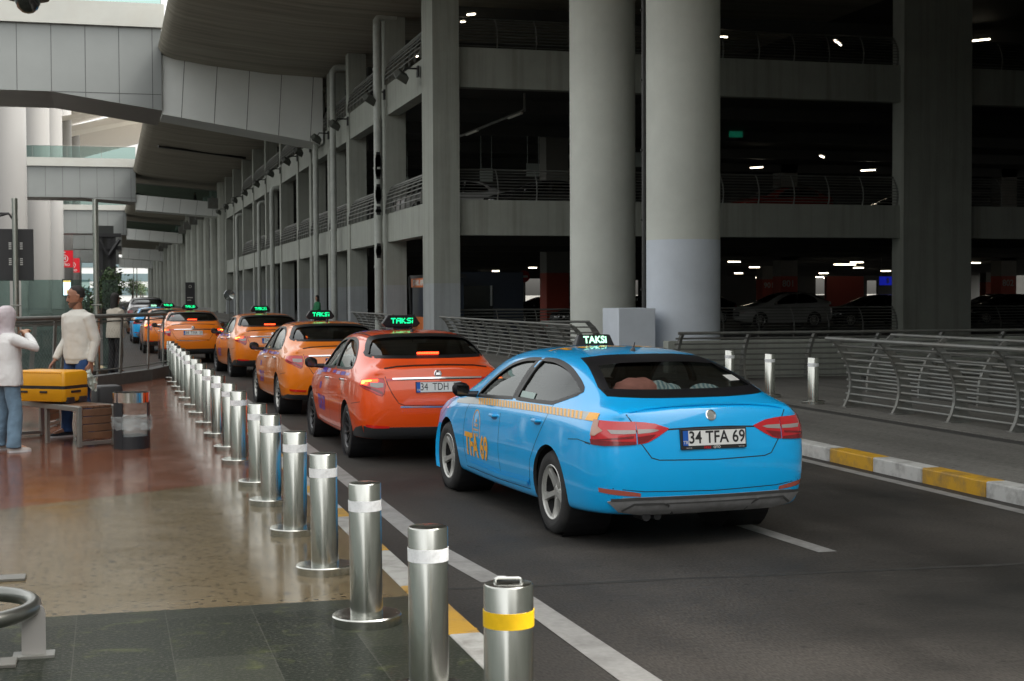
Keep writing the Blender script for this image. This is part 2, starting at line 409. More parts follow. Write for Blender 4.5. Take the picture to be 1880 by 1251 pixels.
def cabin(parent, spec):
    """seats, dash, shelf, wheel wells, steering wheel"""
    s = MB(); fx, rx, H = spec['seat_f'], spec['seat_r'], spec['H']
    def seat(x, y, w, hh, head=True):
        m = MB()
        m.hexa([(x-.02,y-w/2,.42),(x+.48,y-w/2,.46),(x+.48,y+w/2,.46),(x-.02,y+w/2,.42),(x-.02,y-w/2,.58),(x+.5,y-w/2,.62),(x+.5,y+w/2,.62),(x-.02,y+w/2,.58)])
        m.hexa([(x-.10,y-w/2,.55),(x+.06,y-w/2,.55),(x+.06,y+w/2,.55),(x-.10,y+w/2,.55),(x-.30,y-w*.42,hh),(x-.18,y-w*.42,hh),(x-.18,y+w*.42,hh),(x-.30,y+w*.42,hh)])
        return m
    for y in (-.37, .37):
        m = seat(fx, y, .50, 1.10); m.build('seat', M_seat, parent, bevel=.05, smooth=True)
        h = MB(); h.box(fx-.32, fx-.21, y-.13, y+.13, 1.11, 1.30); h.tube([(fx-.26,y-.05,1.0),(fx-.26,y-.05,1.15)], .008, 6); h.tube([(fx-.26,y+.05,1.0),(fx-.26,y+.05,1.15)], .008, 6)
        h.build('headrest', M_seat, parent, bevel=.04, smooth=True)
    m = seat(rx, 0, 1.28, 1.05); m.build('rear_bench', M_seat, parent, bevel=.05, smooth=True)
    for y in (-.40, .40):
        h = MB(); h.box(rx-.31, rx-.21, y-.12, y+.12, 1.06, 1.19); h.build('headrest', M_seat, parent, bevel=.035, smooth=True)
    m = MB(); xs = spec['shelf']
    m.box(xs[0], xs[1], -.66, .66, spec['shelf_z']-.02, spec['shelf_z']); m.build('parcel_shelf', M_cabin, parent)
    d = MB(); dx = spec['dash']; d.hexa([(dx-.35,-.72,.55),(dx+.25,-.72,.55),(dx+.25,.72,.55),(dx-.35,.72,.55),(dx-.38,-.70,.93),(dx+.30,-.66,.95),(dx+.30,.66,.95),(dx-.38,.70,.93)])
    d.build('dashboard', M_cabin, parent, bevel=.04)
    w = MB(); a = R_(25); c = Vector((dx-.52, .37, .92)); k = 20
    w.tube([c+Vector((sin(a)*.18*sin(2*pi*i/k), .18*cos(2*pi*i/k), cos(a)*.18*sin(2*pi*i/k))) for i in range(k)], .014, 6, closed=True)
    w.tube([c+Vector((0,-.17,0)), c+Vector((0,.17,0))], .016, 6); w.tube([c, c+Vector((.25,0,-.12))], .03, 8)
    w.build('steering_wheel', M_black, parent)
    for wx in (0, spec['wb']):
        for sg in (-1, 1):
            u = MB()
            Mx = Matrix.Translation((wx, .52*sg, spec['wr']+.01)) @ Matrix.Rotation(-sg*pi/2, 4, 'X')
            u.lathe([(.001,0),(spec['arch']+.012,0),(spec['arch']+.012,.36-.0)], 30, 0, Mx, sm=False, cap=False)
            u.build('wheel_well', M_black, parent, fixn=False)
    f = MB(); f.box(.35, spec['dash']+.1, -.74, .74, .30, .32); f.build('cabin_floor', M_cabin, parent)

def make_mirror(parent, x, y, z, sg, m_shell):
    m = MB(); rings = []
    for k, (t, w, h) in enumerate(((0,.02,.03),(.03,.060,.058),(.08,.078,.068),(.13,.070,.060),(.160,.03,.03))):
        ring = []
        for j in range(14):
            q = 2*pi*j/14; ring.append(Vector((x+.02+w*.8*cos(q)*(1 if cos(q) > 0 else .62), y+sg*(.035+t), z+.015*t/.2+h*sin(q)*1.05)))
        rings.append(ring)
    m.loft(rings, 0, True)
    m.tube([(x+.03, y-sg*.06, z-.045), (x+.02, y+sg*.08, z-.035)], [.032, .024], 8, 1)
    o = m.build('side_mirror', [m_shell, M_black], parent)
    g = MB(); g.add([(x-.030, y+sg*(.06), z-.040),(x-.030, y+sg*(.165), z-.036),(x-.030, y+sg*(.170), z+.050),(x-.030, y+sg*(.055), z+.045)], [(0,1,2,3)])
    g.build('mirror_glass', mat('wing_mirror_glass', (.12,.125,.13), .08, metal=1), o)
    return o

def taxi_sign(parent, x, z, style):
    s = MB()
    if style == 'wedge':
        s.hexa([(x-.05,-.19,z-.02),(x+.07,-.19,z-.02),(x+.07,.19,z-.02),(x-.05,.19,z-.02),(x-.024,-.150,z+.085),(x+.04,-.150,z+.085),(x+.04,.150,z+.085),(x-.024,.150,z+.085)])
        o = s.build('roof_sign', M_gloss, parent, bevel=.012)
        t = MB(); text_mb(t, 'TAKSi', .088, frame((x-.0400,0,z+.038), (0,-1,0), (.25,0,1)), bold=.0028, sx=.98)
        t.build('sign_lettering', M_greenw, o); t = MB()
        text_mb(t, 'TAKSi', .088, frame((x+.0578,0,z+.038), (0,1,0), (-.28,0,1)), bold=.0028, sx=.98)
        t.build('sign_lettering', M_greenw, o)
    else:
        pts = [(-.20,.0),(-.245,.045),(-.17,.15),(.17,.15),(.245,.045),(.20,.0)]
        s.prism([(x-.06, a, z+.02+b) for a, b in pts], (.12,0,0)); s.box(x-.04,x+.04,-.10,.10,z-.02,z+.025)
        o = s.build('roof_sign', M_gloss, parent, bevel=.012)
        t = MB()
        # blocky LED letters on both faces
        G = {'T': ['11111','00100','00100','00100','00100'], 'A': ['01111','10001','11111','10001','10001'], 'K': ['10010','10100','11000','10100','10011'],
             'S': ['01111','10000','01110','00001','11110'], 'i': ['1','0','1','1','1']}
        for sx_, face in ((-1, x-.0615), (1, x+.0615)):
            cx = -.135; t = MB()
            for ch in 'TAKSi':
                g = G[ch]; wd = len(g[0])
                for r_, row in enumerate(g):
                    for c_, v in enumerate(row):
                        if v == '1':
                            y0 = cx+c_*.0118; zz = z+.135-r_*.0135
                            ys = (y0, y0+.0122) if sx_ > 0 else (-y0, -(y0+.0122))
                            t.add([(face, ys[0], zz), (face, ys[1], zz), (face, ys[1], zz-.0137), (face, ys[0], zz-.0137)], [(0,1,2,3)])
                cx += (wd+.75)*.0118
            t.build('sign_lettering', M_green, o)
    return o
def paint(name, col, dirt=(.10,.09,.08), amt=.10, rough=.28):
    return mat(name, col, rough, noise=.03, nscale=3, coat=.9, spec=.4, dirt=dirt, dirt_amt=amt, dscale=2.2, bump=.004, bscale=2)

SUPERB = dict(wb=2.841, wr=.334, arch=.372, H=1.468, fscast=(1.25, 3.2), seat_f=1.45, seat_r=.50, shelf=(-.75, .02), shelf_z=1.04, dash=2.25,
  rdx=[.04,.0,-.045,-.055,-.03,.0,.03,.04,.05], fdx=[.0,.0,.03,.03,.0,-.04,-.07,-.10,-.12], rb=.075, fb=.16,
  st=[(-.955,[(.66,.255),(.76,.285),(.815,.44),(.825,.66),(.815,.86),(.785,.985),(.70,1.045),(.56,1.068),(.34,1.078)],1.084),
      (-.80,[(.72,.25),(.845,.28),(.895,.45),(.903,.68),(.893,.87),(.850,1.000),(.745,1.070),(.60,1.098),(.37,1.110)],1.116),
      (-.66,[(.74,.24),(.875,.27),(.918,.45),(.924,.69),(.908,.88),(.868,1.005),(.742,1.088),(.60,1.132),(.38,1.146)],1.152),
      (-.40,[(.76,.22),(.895,.26),(.930,.46),(.934,.70),(.914,.89),(.880,1.010),(.755,1.150),(.620,1.228),(.42,1.246)],1.254),
      (-.05,[(.76,.21),(.895,.25),(.932,.46),(.936,.70),(.916,.90),(.884,1.008),(.775,1.205),(.640,1.325),(.44,1.356)],1.366),
      (.35,[(.76,.20),(.890,.24),(.930,.45),(.936,.70),(.916,.90),(.884,1.004),(.785,1.215),(.655,1.383),(.46,1.428)],1.440),
      (.85,[(.76,.19),(.885,.23),(.926,.44),(.934,.70),(.914,.89),(.882,.994),(.790,1.215),(.665,1.397),(.47,1.450)],1.466),
      (1.35,[(.76,.19),(.885,.23),(.926,.44),(.934,.69),(.912,.88),(.880,.982),(.792,1.205),(.664,1.392),(.47,1.447)],1.463),
      (1.78,[(.76,.19),(.885,.23),(.926,.44),(.934,.68),(.912,.87),(.880,.968),(.790,1.180),(.655,1.350),(.46,1.405)],1.420),
      (2.20,[(.76,.19),(.885,.24),(.926,.45),(.932,.67),(.910,.85),(.878,.952),(.785,1.085),(.655,1.205),(.46,1.250)],1.262),
      (2.62,[(.76,.20),(.885,.25),(.928,.46),(.932,.66),(.905,.83),(.866,.925),(.775,.985),(.650,1.035),(.46,1.058)],1.066),
      (3.00,[(.74,.21),(.870,.26),(.916,.46),(.918,.65),(.885,.80),(.830,.885),(.735,.925),(.610,.950),(.43,.968)],.975),
      (3.38,[(.68,.22),(.810,.27),(.860,.45),(.862,.62),(.835,.74),(.775,.82),(.680,.862),(.560,.885),(.40,.905)],.912),
      (3.60,[(.58,.24),(.690,.28),(.735,.44),(.740,.58),(.715,.68),(.665,.755),(.590,.795),(.480,.825),(.34,.845)],.852)],
  win=dict(
    front=smooth_loop([(1.995,.992,1),(1.78,1.12),(1.48,1.262),(1.18,1.330),(.86,1.350,1),(.92,1.19),(1.02,1.030,1),(1.50,1.008)],5),
    rear=smooth_loop([(.905,1.032,1),(.83,1.19),(.775,1.352,1),(.50,1.347),(.18,1.303),(-.12,1.222),(-.31,1.150,1),(-.14,1.100),(.06,1.052,1),(.50,1.040)],5),
    back=smooth_loop([(.66,1.152,1),(.60,1.26),(.525,1.368,1),(.30,1.388),(0,1.392),(-.30,1.388),(-.525,1.368,1),(-.60,1.26),(-.66,1.152,1),(-.35,1.142),(0,1.140),(.35,1.142)],4),
    screen=smooth_loop([(.70,1.06,1),(.56,1.345,1),(0,1.375),(-.56,1.345,1),(-.70,1.06,1),(0,1.09)],5)))

def glaze(P, spec, parent, mg, mgr, trim=True, wtrim=None, bw=.055):
    W = spec['win']
    for sg in (1, -1):
        for key in ('front', 'rear'):
            g = P.patch('side', [scale_loop(W[key], .012)], -.012, sg, step=.12).build('side_window', mg, parent, fixn=False)
        t = MB()
        for key in ('front', 'rear'):
            P.line('side', scale_loop(W[key], .010), .030, .0025, sg, closed=True, mb=t)
        fr, rr = W['front'], W['rear']
        P.patch('side', [spec['pillar']], .002, sg, step=.1, mb=t)
        t.build('window_trim', M_gloss, parent, fixn=False)
    P.patch('rear', [scale_loop(W['back'], .012)], -.010, step=.10).build('rear_window', mgr, parent, fixn=False)
    P.line('rear', scale_loop(W['back'], .012-bw*.32), bw, .0022, closed=True).build('rear_window_border', M_gloss, parent, fixn=False)
    P.patch('front', [scale_loop(W['screen'], .012)], -.010, step=.12).build('windscreen', glass('windscreen_glass', (.72,.75,.73), .05), parent, fixn=False)
    P.line('front', W['screen'], .05, .002, closed=True).build('windscreen_border', M_gloss, parent, fixn=False)

def seams(P, parent, lines):
    for mode, pts, sg, w in lines: P.line(mode, pts, w, .0012, sg).build('panel_gap', M_seam, parent, fixn=False)

def wipe_text(P, txt, mode, u, w, size, mm, sg=1, sx=1.0, bold=.003, flip=False, rot=0, name='lettering', parent=None, mb=None):
    me = text_mesh(txt, size, bold, sx)
    for v in me.vertices:
        a, b = v.co.x, v.co.y
        if rot: a, b = a*cos(rot)-b*sin(rot), a*sin(rot)+b*cos(rot)
        if flip: a = -a
        v.co.x = a+u; v.co.y = b+w
    o = P.patch(mode, None, .0045, sg, step=.025, mesh=me, mb=mb)
    if mb is None: return o.build(name, mm, parent, fixn=False)

def number_plate(parent, txt, x, z, w=.52, h=.112, framec=True, spacing=None):
    m = MB(); fr = .012
    fr = fr if framec else .003
    m.hexa([(x-.004,-w/2-fr,z-h/2-(.028 if framec else fr)),(x+.05,-w/2-fr,z-h/2-(.028 if framec else fr)),(x+.05,w/2+fr,z-h/2-(.028 if framec else fr)),(x-.004,w/2+fr,z-h/2-(.028 if framec else fr)),
            (x+.008,-w/2-fr,z+h/2+fr),(x+.05,-w/2-fr,z+h/2+fr),(x+.05,w/2+fr,z+h/2+fr),(x+.008,w/2+fr,z+h/2+fr)])
    o = m.build('number_plate', M_black, parent, bevel=.003)
    def px(zz): return x-.007+ (zz-(z-h/2))*.085
    f = MB(); f.add([(px(z-h/2),w/2-.045,z-h/2),(px(z-h/2),-w/2,z-h/2),(px(z+h/2),-w/2,z+h/2),(px(z+h/2),w/2-.045,z+h/2)], [(0,1,2,3)], 0)
    f.add([(px(z-h/2),w/2,z-h/2),(px(z-h/2),w/2-.045,z-h/2),(px(z+h/2),w/2-.045,z+h/2),(px(z+h/2),w/2,z+h/2)], [(0,1,2,3)], 1)
    f.build('plate_face', [M_plate, M_blueband], o)
    t = MB(); text_mb(t, txt if framec else txt.replace(' ', '  '), .128 if framec else .118, frame((px(z)-.002,-.022,z+.001), (0,-1,0), (.085,0,1)), bold=.0022 if framec else 0, sx=.86 if framec else .78)
    t.build('plate_lettering', M_ink, o)
    t = MB(); text_mb(t, 'TR', .034, frame((px(z-.03)-.002,w/2-.022,z-.032), (0,-1,0), (.085,0,1)), bold=.0005)
    t.build('country_code', M_white_t, o)
    return o

def build_blue():
    root = thing('taxi', 'bright blue taxi with yellow checked stripe and plate 34 TFA 69, nearest in the queue', 'taxi', (4.30, 11.18, 0), R_(90+3.83), 'taxis queueing along the kerb')
    mp = paint('blue_paint', (.0,.42,.90), amt=.04)
    S = dict(SUPERB); S['pillar'] = [(1.03,1.02),(.91,1.358),(.765,1.362),(.895,1.02)]
    body, P = car_body(S, [mp, M_cabin], root)
    glaze(P, S, root, M_glass, glass('rear_glass', (.66,.69,.68), .045), True)
    cabin(root, S)
    for wx in (0, S['wb']):
        for sg in (1, -1): make_wheel(root, wx, .80*sg, sg, S['wr'], .225, .222, 'five', M_rim)
    # panel gaps
    L = []
    for sg in (1, -1):
        L += [('side', [(1.20,1.0),(1.215,.80),(1.24,.55),(1.22,.33)], sg, .007), ('side', [(2.10,.965),(2.22,.80),(2.26,.55),(2.22,.33)], sg, .007),
              ('side', [(.02,1.045),(.10,.90),(.27,.72),(.42,.55),(.47,.33)], sg, .007), ('side', [(2.24,.30),(1.3,.285),(.47,.30)], sg, .006),
              ('corner', [(75,.80),(66,.793)], sg, .006), ('side', [(-.42,.80),(-.60,.815),(-.80,.80)], sg, .006),
              ('side', [(3.15,.70),(2.95,.80),(2.75,.90)], sg, .006)]
    L += [('rear', [(.665,1.02),(.62,.95),(.57,.80),(.50,.70),(.44,.682),(0,.672),(-.44,.682),(-.50,.70),(-.57,.80),(-.62,.95),(-.665,1.02)], 1, .008),
          ('rear', [(.36,.905),(.15,.912),(0,.913),(-.15,.912),(-.36,.905)], 1, .012),
          ('rear', [(.78,.475),(.55,.45),(0,.438),(-.55,.45),(-.78,.475)], 1, .006)]
    seams(P, root, L)
    # rear lamps: outer lens wraps the corner, inner lens sits on the tailgate
    for sg in (1, -1):
        o = P.patch('corner', [[(66,.975),(50,.972),(34,.968),(22,.966),(21,.80),(34,.795),(50,.79),(64,.795),(66,.88)]], .006, sg, step=.06, thick=.012)
        ol = o.build('tail_lamp', M_lens, root, fixn=False)
        P.patch('corner', [[(48,.908),(30,.906),(22,.904),(22,.880),(34,.878),(44,.880)]], .009, sg).build('reversing_lens', M_lensw, ol, fixn=False)
        q = P.patch('corner', [[(66,.835),(50,.828),(22,.820),(21,.80),(34,.795),(50,.79),(64,.795)]], .009, sg)
        P.patch('corner', [[(24,.864),(60,.834),(60,.828),(24,.846)]], .0095, sg, mb=q); q.build('lower_lens', M_lensd, ol, fixn=False)
        q2 = P.patch('corner', [[(66,.975),(58,.972),(58,.93),(52,.90),(60,.86),(66,.86)]], .0092, sg); q2.build('turn_lens', mat('lamp_pale', (.42,.22,.16), .2, coat=.8), ol, fixn=False)
        s1 = [(sg*y, z) for y, z in ((.60,.965),(.55,.962),(.46,.95),(.355,.915),(.36,.903),(.44,.855),(.52,.815),(.57,.805),(.60,.803))]
        il = P.patch('rear', [s1], .006, 1, step=.08, thick=.012).build('tail_lamp', M_lens, root, fixn=False)
        P.patch('rear', [[(sg*y, z) for y, z in ((.595,.912),(.47,.910),(.43,.902),(.47,.888),(.595,.878))]], .009).build('reversing_lens', M_lensw, il, fixn=False)
        P.patch('rear', [[(sg*y, z) for y, z in ((.598,.855),(.455,.872),(.52,.825),(.57,.81),(.598,.808))]], .009).build('lower_lens', M_lensd, il, fixn=False)
        P.patch('corner', [[(56,.478),(38,.465),(25,.450),(17,.438),(17,.412),(27,.418),(42,.430),(56,.445)]], .004, sg).build('bumper_reflector', mat('reflector_dull', (.42,.10,.07), .25, coat=.8), root, fixn=False)
        # door handles
        for hx, hz in ((1.37,.842),(.27,.885)):
            p, nn = P.ray('side', hx, hz, sg); m = MB()
            m.tube([(hx+.085,p.y-.005*sg,hz-.006),(hx+.06,p.y+.022*sg,hz),(hx-.05,p.y+.026*sg,hz+.004),(hx-.09,p.y-.004*sg,hz+.004)], [.010,.015,.015,.010], 8)
            P.patch('side', [[(hx+.085*cos(a), hz-.012+.024*sin(a)) for a in [2*pi*i/14 for i in range(14)]]], .001, sg, mb=m, mi=1)
            m.build('door_handle', [mp, mat('handle_recess_shade', (.003,.10,.25), .4)], root, fixn=False)  # darker blue oval paints the shade of a recess on the flat door
        make_mirror(root, 2.02, .90*sg, 1.03, sg, M_gloss)
        # lower side moulding
        m = MB(); P.line('side', [(2.14,.345),(1.3,.325),(.50,.345)], .035, .014, sg, mb=m); P.line('side', [(2.16,.375),(1.3,.352),(.47,.372)], .030, .006, sg, mb=m)
        m.build('side_moulding', mp, root, fixn=False)
        # head lamps
        P.patch('front', [[(sg*y, z) for y, z in ((.42,.64),(.60,.66),(.70,.71),(.72,.66),(.66,.57),(.45,.565))]], .005).build('headlight', M_lensw, root, fixn=False)
    # grey lower bumper
    low = [(.80,.375),(.70,.405),(.60,.408),(-.60,.408),(-.70,.405),(-.80,.375),(-.72,.30),(-.55,.272),(.55,.272),(.72,.30)]
    b = P.patch('rear', [low], .012, 1, step=.035, thick=.02).build('rear_diffuser', M_grey, root, fixn=False)
    P.line('rear', [(.78,.392),(.60,.40),(-.60,.40),(-.78,.392)], .022, .016).build('diffuser_lip', mat('bumper_dark', (.06,.06,.06), .6, noise=.2), b, fixn=False)
    q = MB()
    for sg in (1, -1): P.line('rear', [(.30*sg,.275),(.36*sg,.345),(.40*sg,.36),(.62*sg,.36),(.70*sg,.31)], .016, .018, mb=q)
    P.line('rear', [(.38,.36),(-.38,.36)], .010, .018, mb=q)
    q.build('diffuser_fin', mat('bumper_dark', (.06,.06,.06), .6, noise=.2), b, fixn=False)
    ex = MB(); ex.tube([(-.95,.50,.25),(-.75,.50,.25)], .035, 10); ex.tube([(-.93,.40,.245),(-.5,.40,.24)], .03, 10); ex.build('exhaust_pipe', M_black, root)
    P.line('rear', [(.64,1.035),(.50,1.058),(.30,1.070),(0,1.076),(-.30,1.070),(-.50,1.058),(-.64,1.035)], .012, .009).build('boot_lip', mp, root, fixn=False)
    # badge, plate, antenna
    p, nn = P.ray('rear', 0, 1.0); bm_ = MB(); Mx = Matrix.Translation(p) @ nn.to_track_quat('Z', 'Y').to_matrix().to_4x4()
    bm_.lathe([(.043,-.004),(.043,.006),(.036,.008),(.033,.004)], 28, 0, Mx); bm_.lathe([(.001,.0035),(.034,.0035)], 28, 1, Mx)
    up = Vector((0,0,1)); 
    for k in range(3):   # winged arrow seen on the badge
        a0 = .016-.009*k
        pts = [(-.018, .024-k*.012),(.006+.004*k,.010-k*.010),(.022,-.006-k*.004),(.010,-.004-k*.006),(-.012,.008-k*.010)]
        bm_.add([Mx @ Vector((-a, b, .0055)) for a, b in pts], [(0,1,2,3,4)], 0)
    bm_.build('badge', [M_chrome, M_gloss], root)
    number_plate(root, '34 TFA 69', P.ray('rear', 0, .83)[0].x-.018, .838)
    t = MB(); xx = P.ray('rear', 0, .83)[0].x-.0255
    text_mb(t, 'OTO', .026, frame((xx,-.02,.766), (0,-1,0), (.085,0,1)), bold=.0008); text_mb(t, 'MOTOR', .013, frame((xx,.21,.765), (0,-1,0), (.085,0,1)))
    text_mb(t, '2452 452', .013, frame((xx,-.225,.765), (0,-1,0), (.085,0,1))); t.build('frame_lettering', M_white_t, root)
    t = MB(); text_mb(t, 'HOZ', .026, frame((xx,.058,.766), (0,-1,0), (.085,0,1)), bold=.0008); t.build('frame_lettering', M_lens, root)
    z0 = P.ray('top', .42, 0)[0].z; an = MB()
    an.loft([[Vector((.42+dx*k+ox, dy*k, z0+hh)) for dx, dy in ((-.05,0),(-.02,.018),(.04,.014),(.07,0),(.04,-.014),(-.02,-.018))] for k, hh, ox in ((1,-.005,0),(.75,.015,-.006),(.42,.030,-.015),(.16,.036,-.02))], 0, True)
    an.tube([(.405,0,z0+.02),(.375,0,z0+.075)], [.006,.004], 6); an.build('antenna', M_black, root)
    zs = P.ray('top', 1.28, 0)[0].z; taxi_sign(root, 1.28, zs+.012, 'wedge')
    # checked stripe along the side, crest and lettering
    for sg in (1, -1):
        LO = [(2.60,.875),(2.3,.885),(1.6,.918),(.8,.942),(.2,.955),(-.35,.962),(-.90,.962)]; HI = [(2.60,.905),(2.3,.945),(1.6,.978),(.8,1.000),(.2,1.012),(-.35,1.020),(-.90,1.022)]
        w = MB(); P.patch('side', [[(2.60,.905),(2.3,.945),(1.6,.978),(.8,1.000),(.2,1.012),(-.35,1.020),(-.78,1.022),(-.80,.962),(-.35,.962),(.2,.955),(.8,.942),(1.6,.918),(2.3,.885),(2.60,.875)]], .003, sg, step=.018, mb=w); w.build('door_stripe', mat('decal_pale', (.40,.44,.44), .35, coat=.3), root, fixn=False)
        c = MB(); n = 34
        for i in range(n):
            x0 = 1.86-i*(2.50/n); ww = 2.50/n*.52
            def zz(x): 
                def f(T):
                    for (xa, za), (xb, zb) in zip(T[:-1], T[1:]):
                        if xb <= x <= xa: return za+(zb-za)*(xa-x)/(xa-xb)
                    return T[-1][1]
                return f(LO)+.002, f(HI)-.002
            for r_ in range(3):
                zl, zh = zz(x0); dz = (zh-zl)/3; sh = (r_)*.018
                P.patch('side', [[(x0+sh-.0, zl+dz*r_),(x0+sh-ww, zl+dz*r_),(x0+sh-ww+.018, zl+dz*(r_+1)),(x0+sh+.018, zl+dz*(r_+1))]], .0050, sg, step=.02, mb=c)
        P.patch('side', [[(-.66,1.019),(-.79,1.020),(-.82,.964),(-.66,.964)]], .0050, sg, step=.018, mb=c)
        # crest: arch with small rows of writing
        arc = [(1.86+.105*cos(a), .72+.135*sin(a)) for a in [pi*i/14 for i in range(15)]]
        P.line('side', [(1.755,.60)]+arc[::-1]+[(1.965,.60)], .012, .0022, sg, mb=c, step=.03)
        for hz, hw in ((.755,.035),(.715,.055),(.672,.06),(.628,.06)):
            wipe_text(P, {.755:'3M',.715:'TAKSI',.672:'KOOPERATIF',.628:'34 1034'}[hz], 'side', 1.86, hz, .040 if hz != .672 else .026, None, sg, 1.0, .001, flip=(sg > 0), mb=c)
        wipe_text(P, 'TFA 69', 'side', 1.86, .515, .285, None, sg, .78, .0105, flip=(sg > 0), rot=0, mb=c)
        c.build('door_decal', M_orange_t, root, fixn=False)
    r = MB()
    wipe_text(P, 'TFA 69', 'top', .86, 0, .30, None, 1, 1.2, .01, rot=-pi/2, mb=r); r.build('roof_lettering', M_orange_t, root, fixn=False)
    # sticker in the rear screen and side window
    P.patch('rear', [[(-.46,1.262),(-.57,1.262),(-.58,1.222),(-.47,1.222)]], -.004).build('window_sticker', M_white_t, root, fixn=False)
    P.patch('side', [[(.86,1.045),(.52,1.045),(.52,1.095),(.86,1.095)]], -.006, 1).build('window_sticker', mat('sticker', (.28,.38,.36), .4), root, fixn=False)
    # dented loose front wing edge
    fl = MB(); pts = []
    for sgn in (1,):
        for i in range(9):
            a = R_(-24+i*9); pts.append((2.841+.385*cos(a), .34+.385*sin(a)))
        vs = []
        for (x, z) in pts:
            k = max(0, min(1, (8-i)/8)); y = .905+.045*k
            vs += [(x-.01, y-.02, z), (x+.045, y+.0, z+.01), (x+.06, y-.055, z+.012)]
        fl.add(vs, [(3*i+j, 3*i+j+1, 3*i+j+4, 3*i+j+3) for i in range(8) for j in range(2)], 0, True)
    fl.build('loose_arch_edge', mp, root)
    return root, P

def soft_things(parent_unused, M):
    pass

EGEA = dict(wb=2.637, wr=.318, arch=.350, H=1.49, fscast=(1.10, 3.0), seat_f=1.30, seat_r=.38, shelf=(-.62, -.02), shelf_z=1.10, dash=2.08,
  rdx=[.05,.02,-.04,-.05,-.02,.01,.02,.03,.03], fdx=[.0,.0,.03,.03,.0,-.04,-.07,-.10,-.12], rb=.085, fb=.15,
  st=[(-.935,[(.62,.27),(.73,.30),(.79,.46),(.80,.68),(.785,.88),(.745,1.01),(.66,1.070),(.52,1.100),(.32,1.115)],1.120),
      (-.78,[(.68,.26),(.81,.29),(.860,.47),(.868,.70),(.850,.90),(.800,1.02),(.705,1.090),(.56,1.125),(.35,1.140)],1.146),
      (-.62,[(.70,.25),(.84,.28),(.880,.47),(.888,.71),(.866,.91),(.822,1.02),(.710,1.110),(.575,1.165),(.37,1.185)],1.192),
      (-.38,[(.72,.24),(.855,.27),(.890,.47),(.897,.72),(.874,.92),(.836,1.025),(.725,1.185),(.612,1.290),(.43,1.316)],1.320),
      (-.08,[(.72,.23),(.855,.26),(.890,.47),(.897,.72),(.876,.92),(.842,1.020),(.760,1.235),(.640,1.385),(.46,1.420)],1.427),
      (.35,[(.72,.22),(.850,.25),(.887,.46),(.895,.72),(.876,.91),(.844,1.010),(.772,1.245),(.658,1.422),(.48,1.466)],1.476),
      (.80,[(.72,.21),(.848,.24),(.885,.45),(.894,.71),(.874,.90),(.842,1.000),(.775,1.240),(.662,1.430),(.48,1.478)],1.490),
      (1.25,[(.72,.21),(.848,.24),(.885,.45),(.893,.70),(.872,.89),(.840,.988),(.770,1.220),(.652,1.410),(.47,1.458)],1.470),
      (1.65,[(.72,.21),(.848,.24),(.885,.45),(.892,.69),(.870,.88),(.838,.975),(.760,1.170),(.635,1.328),(.45,1.378)],1.388),
      (2.05,[(.72,.21),(.848,.25),(.886,.46),(.892,.68),(.868,.86),(.834,.958),(.745,1.075),(.610,1.175),(.42,1.215)],1.226),
      (2.42,[(.72,.22),(.848,.26),(.886,.47),(.890,.67),(.862,.84),(.820,.932),(.730,.985),(.600,1.025),(.42,1.045)],1.052),
      (2.78,[(.70,.23),(.825,.27),(.868,.47),(.868,.66),(.835,.81),(.780,.895),(.690,.932),(.570,.958),(.40,.972)],.978),
      (3.12,[(.64,.24),(.765,.28),(.810,.46),(.812,.63),(.785,.75),(.730,.83),(.640,.868),(.530,.892),(.38,.908)],.915),
      (3.32,[(.54,.26),(.650,.30),(.690,.45),(.695,.60),(.672,.70),(.625,.77),(.550,.805),(.450,.832),(.32,.850)],.857)],
  win=dict(
    front=smooth_loop([(1.88,1.000,1),(1.66,1.12),(1.38,1.268),(1.12,1.345),(.80,1.372,1),(.86,1.21),(.94,1.030,1),(1.40,1.012)],5),
    rear=smooth_loop([(.83,1.032,1),(.77,1.21),(.72,1.373,1),(.48,1.370),(.22,1.335),(.02,1.262),(-.12,1.155),(-.15,1.075,1),(.10,1.050),(.48,1.040)],5),
    back=smooth_loop([(.670,1.205),(.668,1.265),(.618,1.350),(.540,1.402),(.32,1.425),(0,1.430),(-.32,1.425),(-.540,1.402),(-.618,1.350),(-.668,1.265),(-.670,1.205),(-.35,1.196),(0,1.194),(.35,1.196)],4),
    screen=smooth_loop([(.66,1.05,1),(.52,1.36,1),(0,1.39),(-.52,1.36,1),(-.66,1.05,1),(0,1.08)],5)))

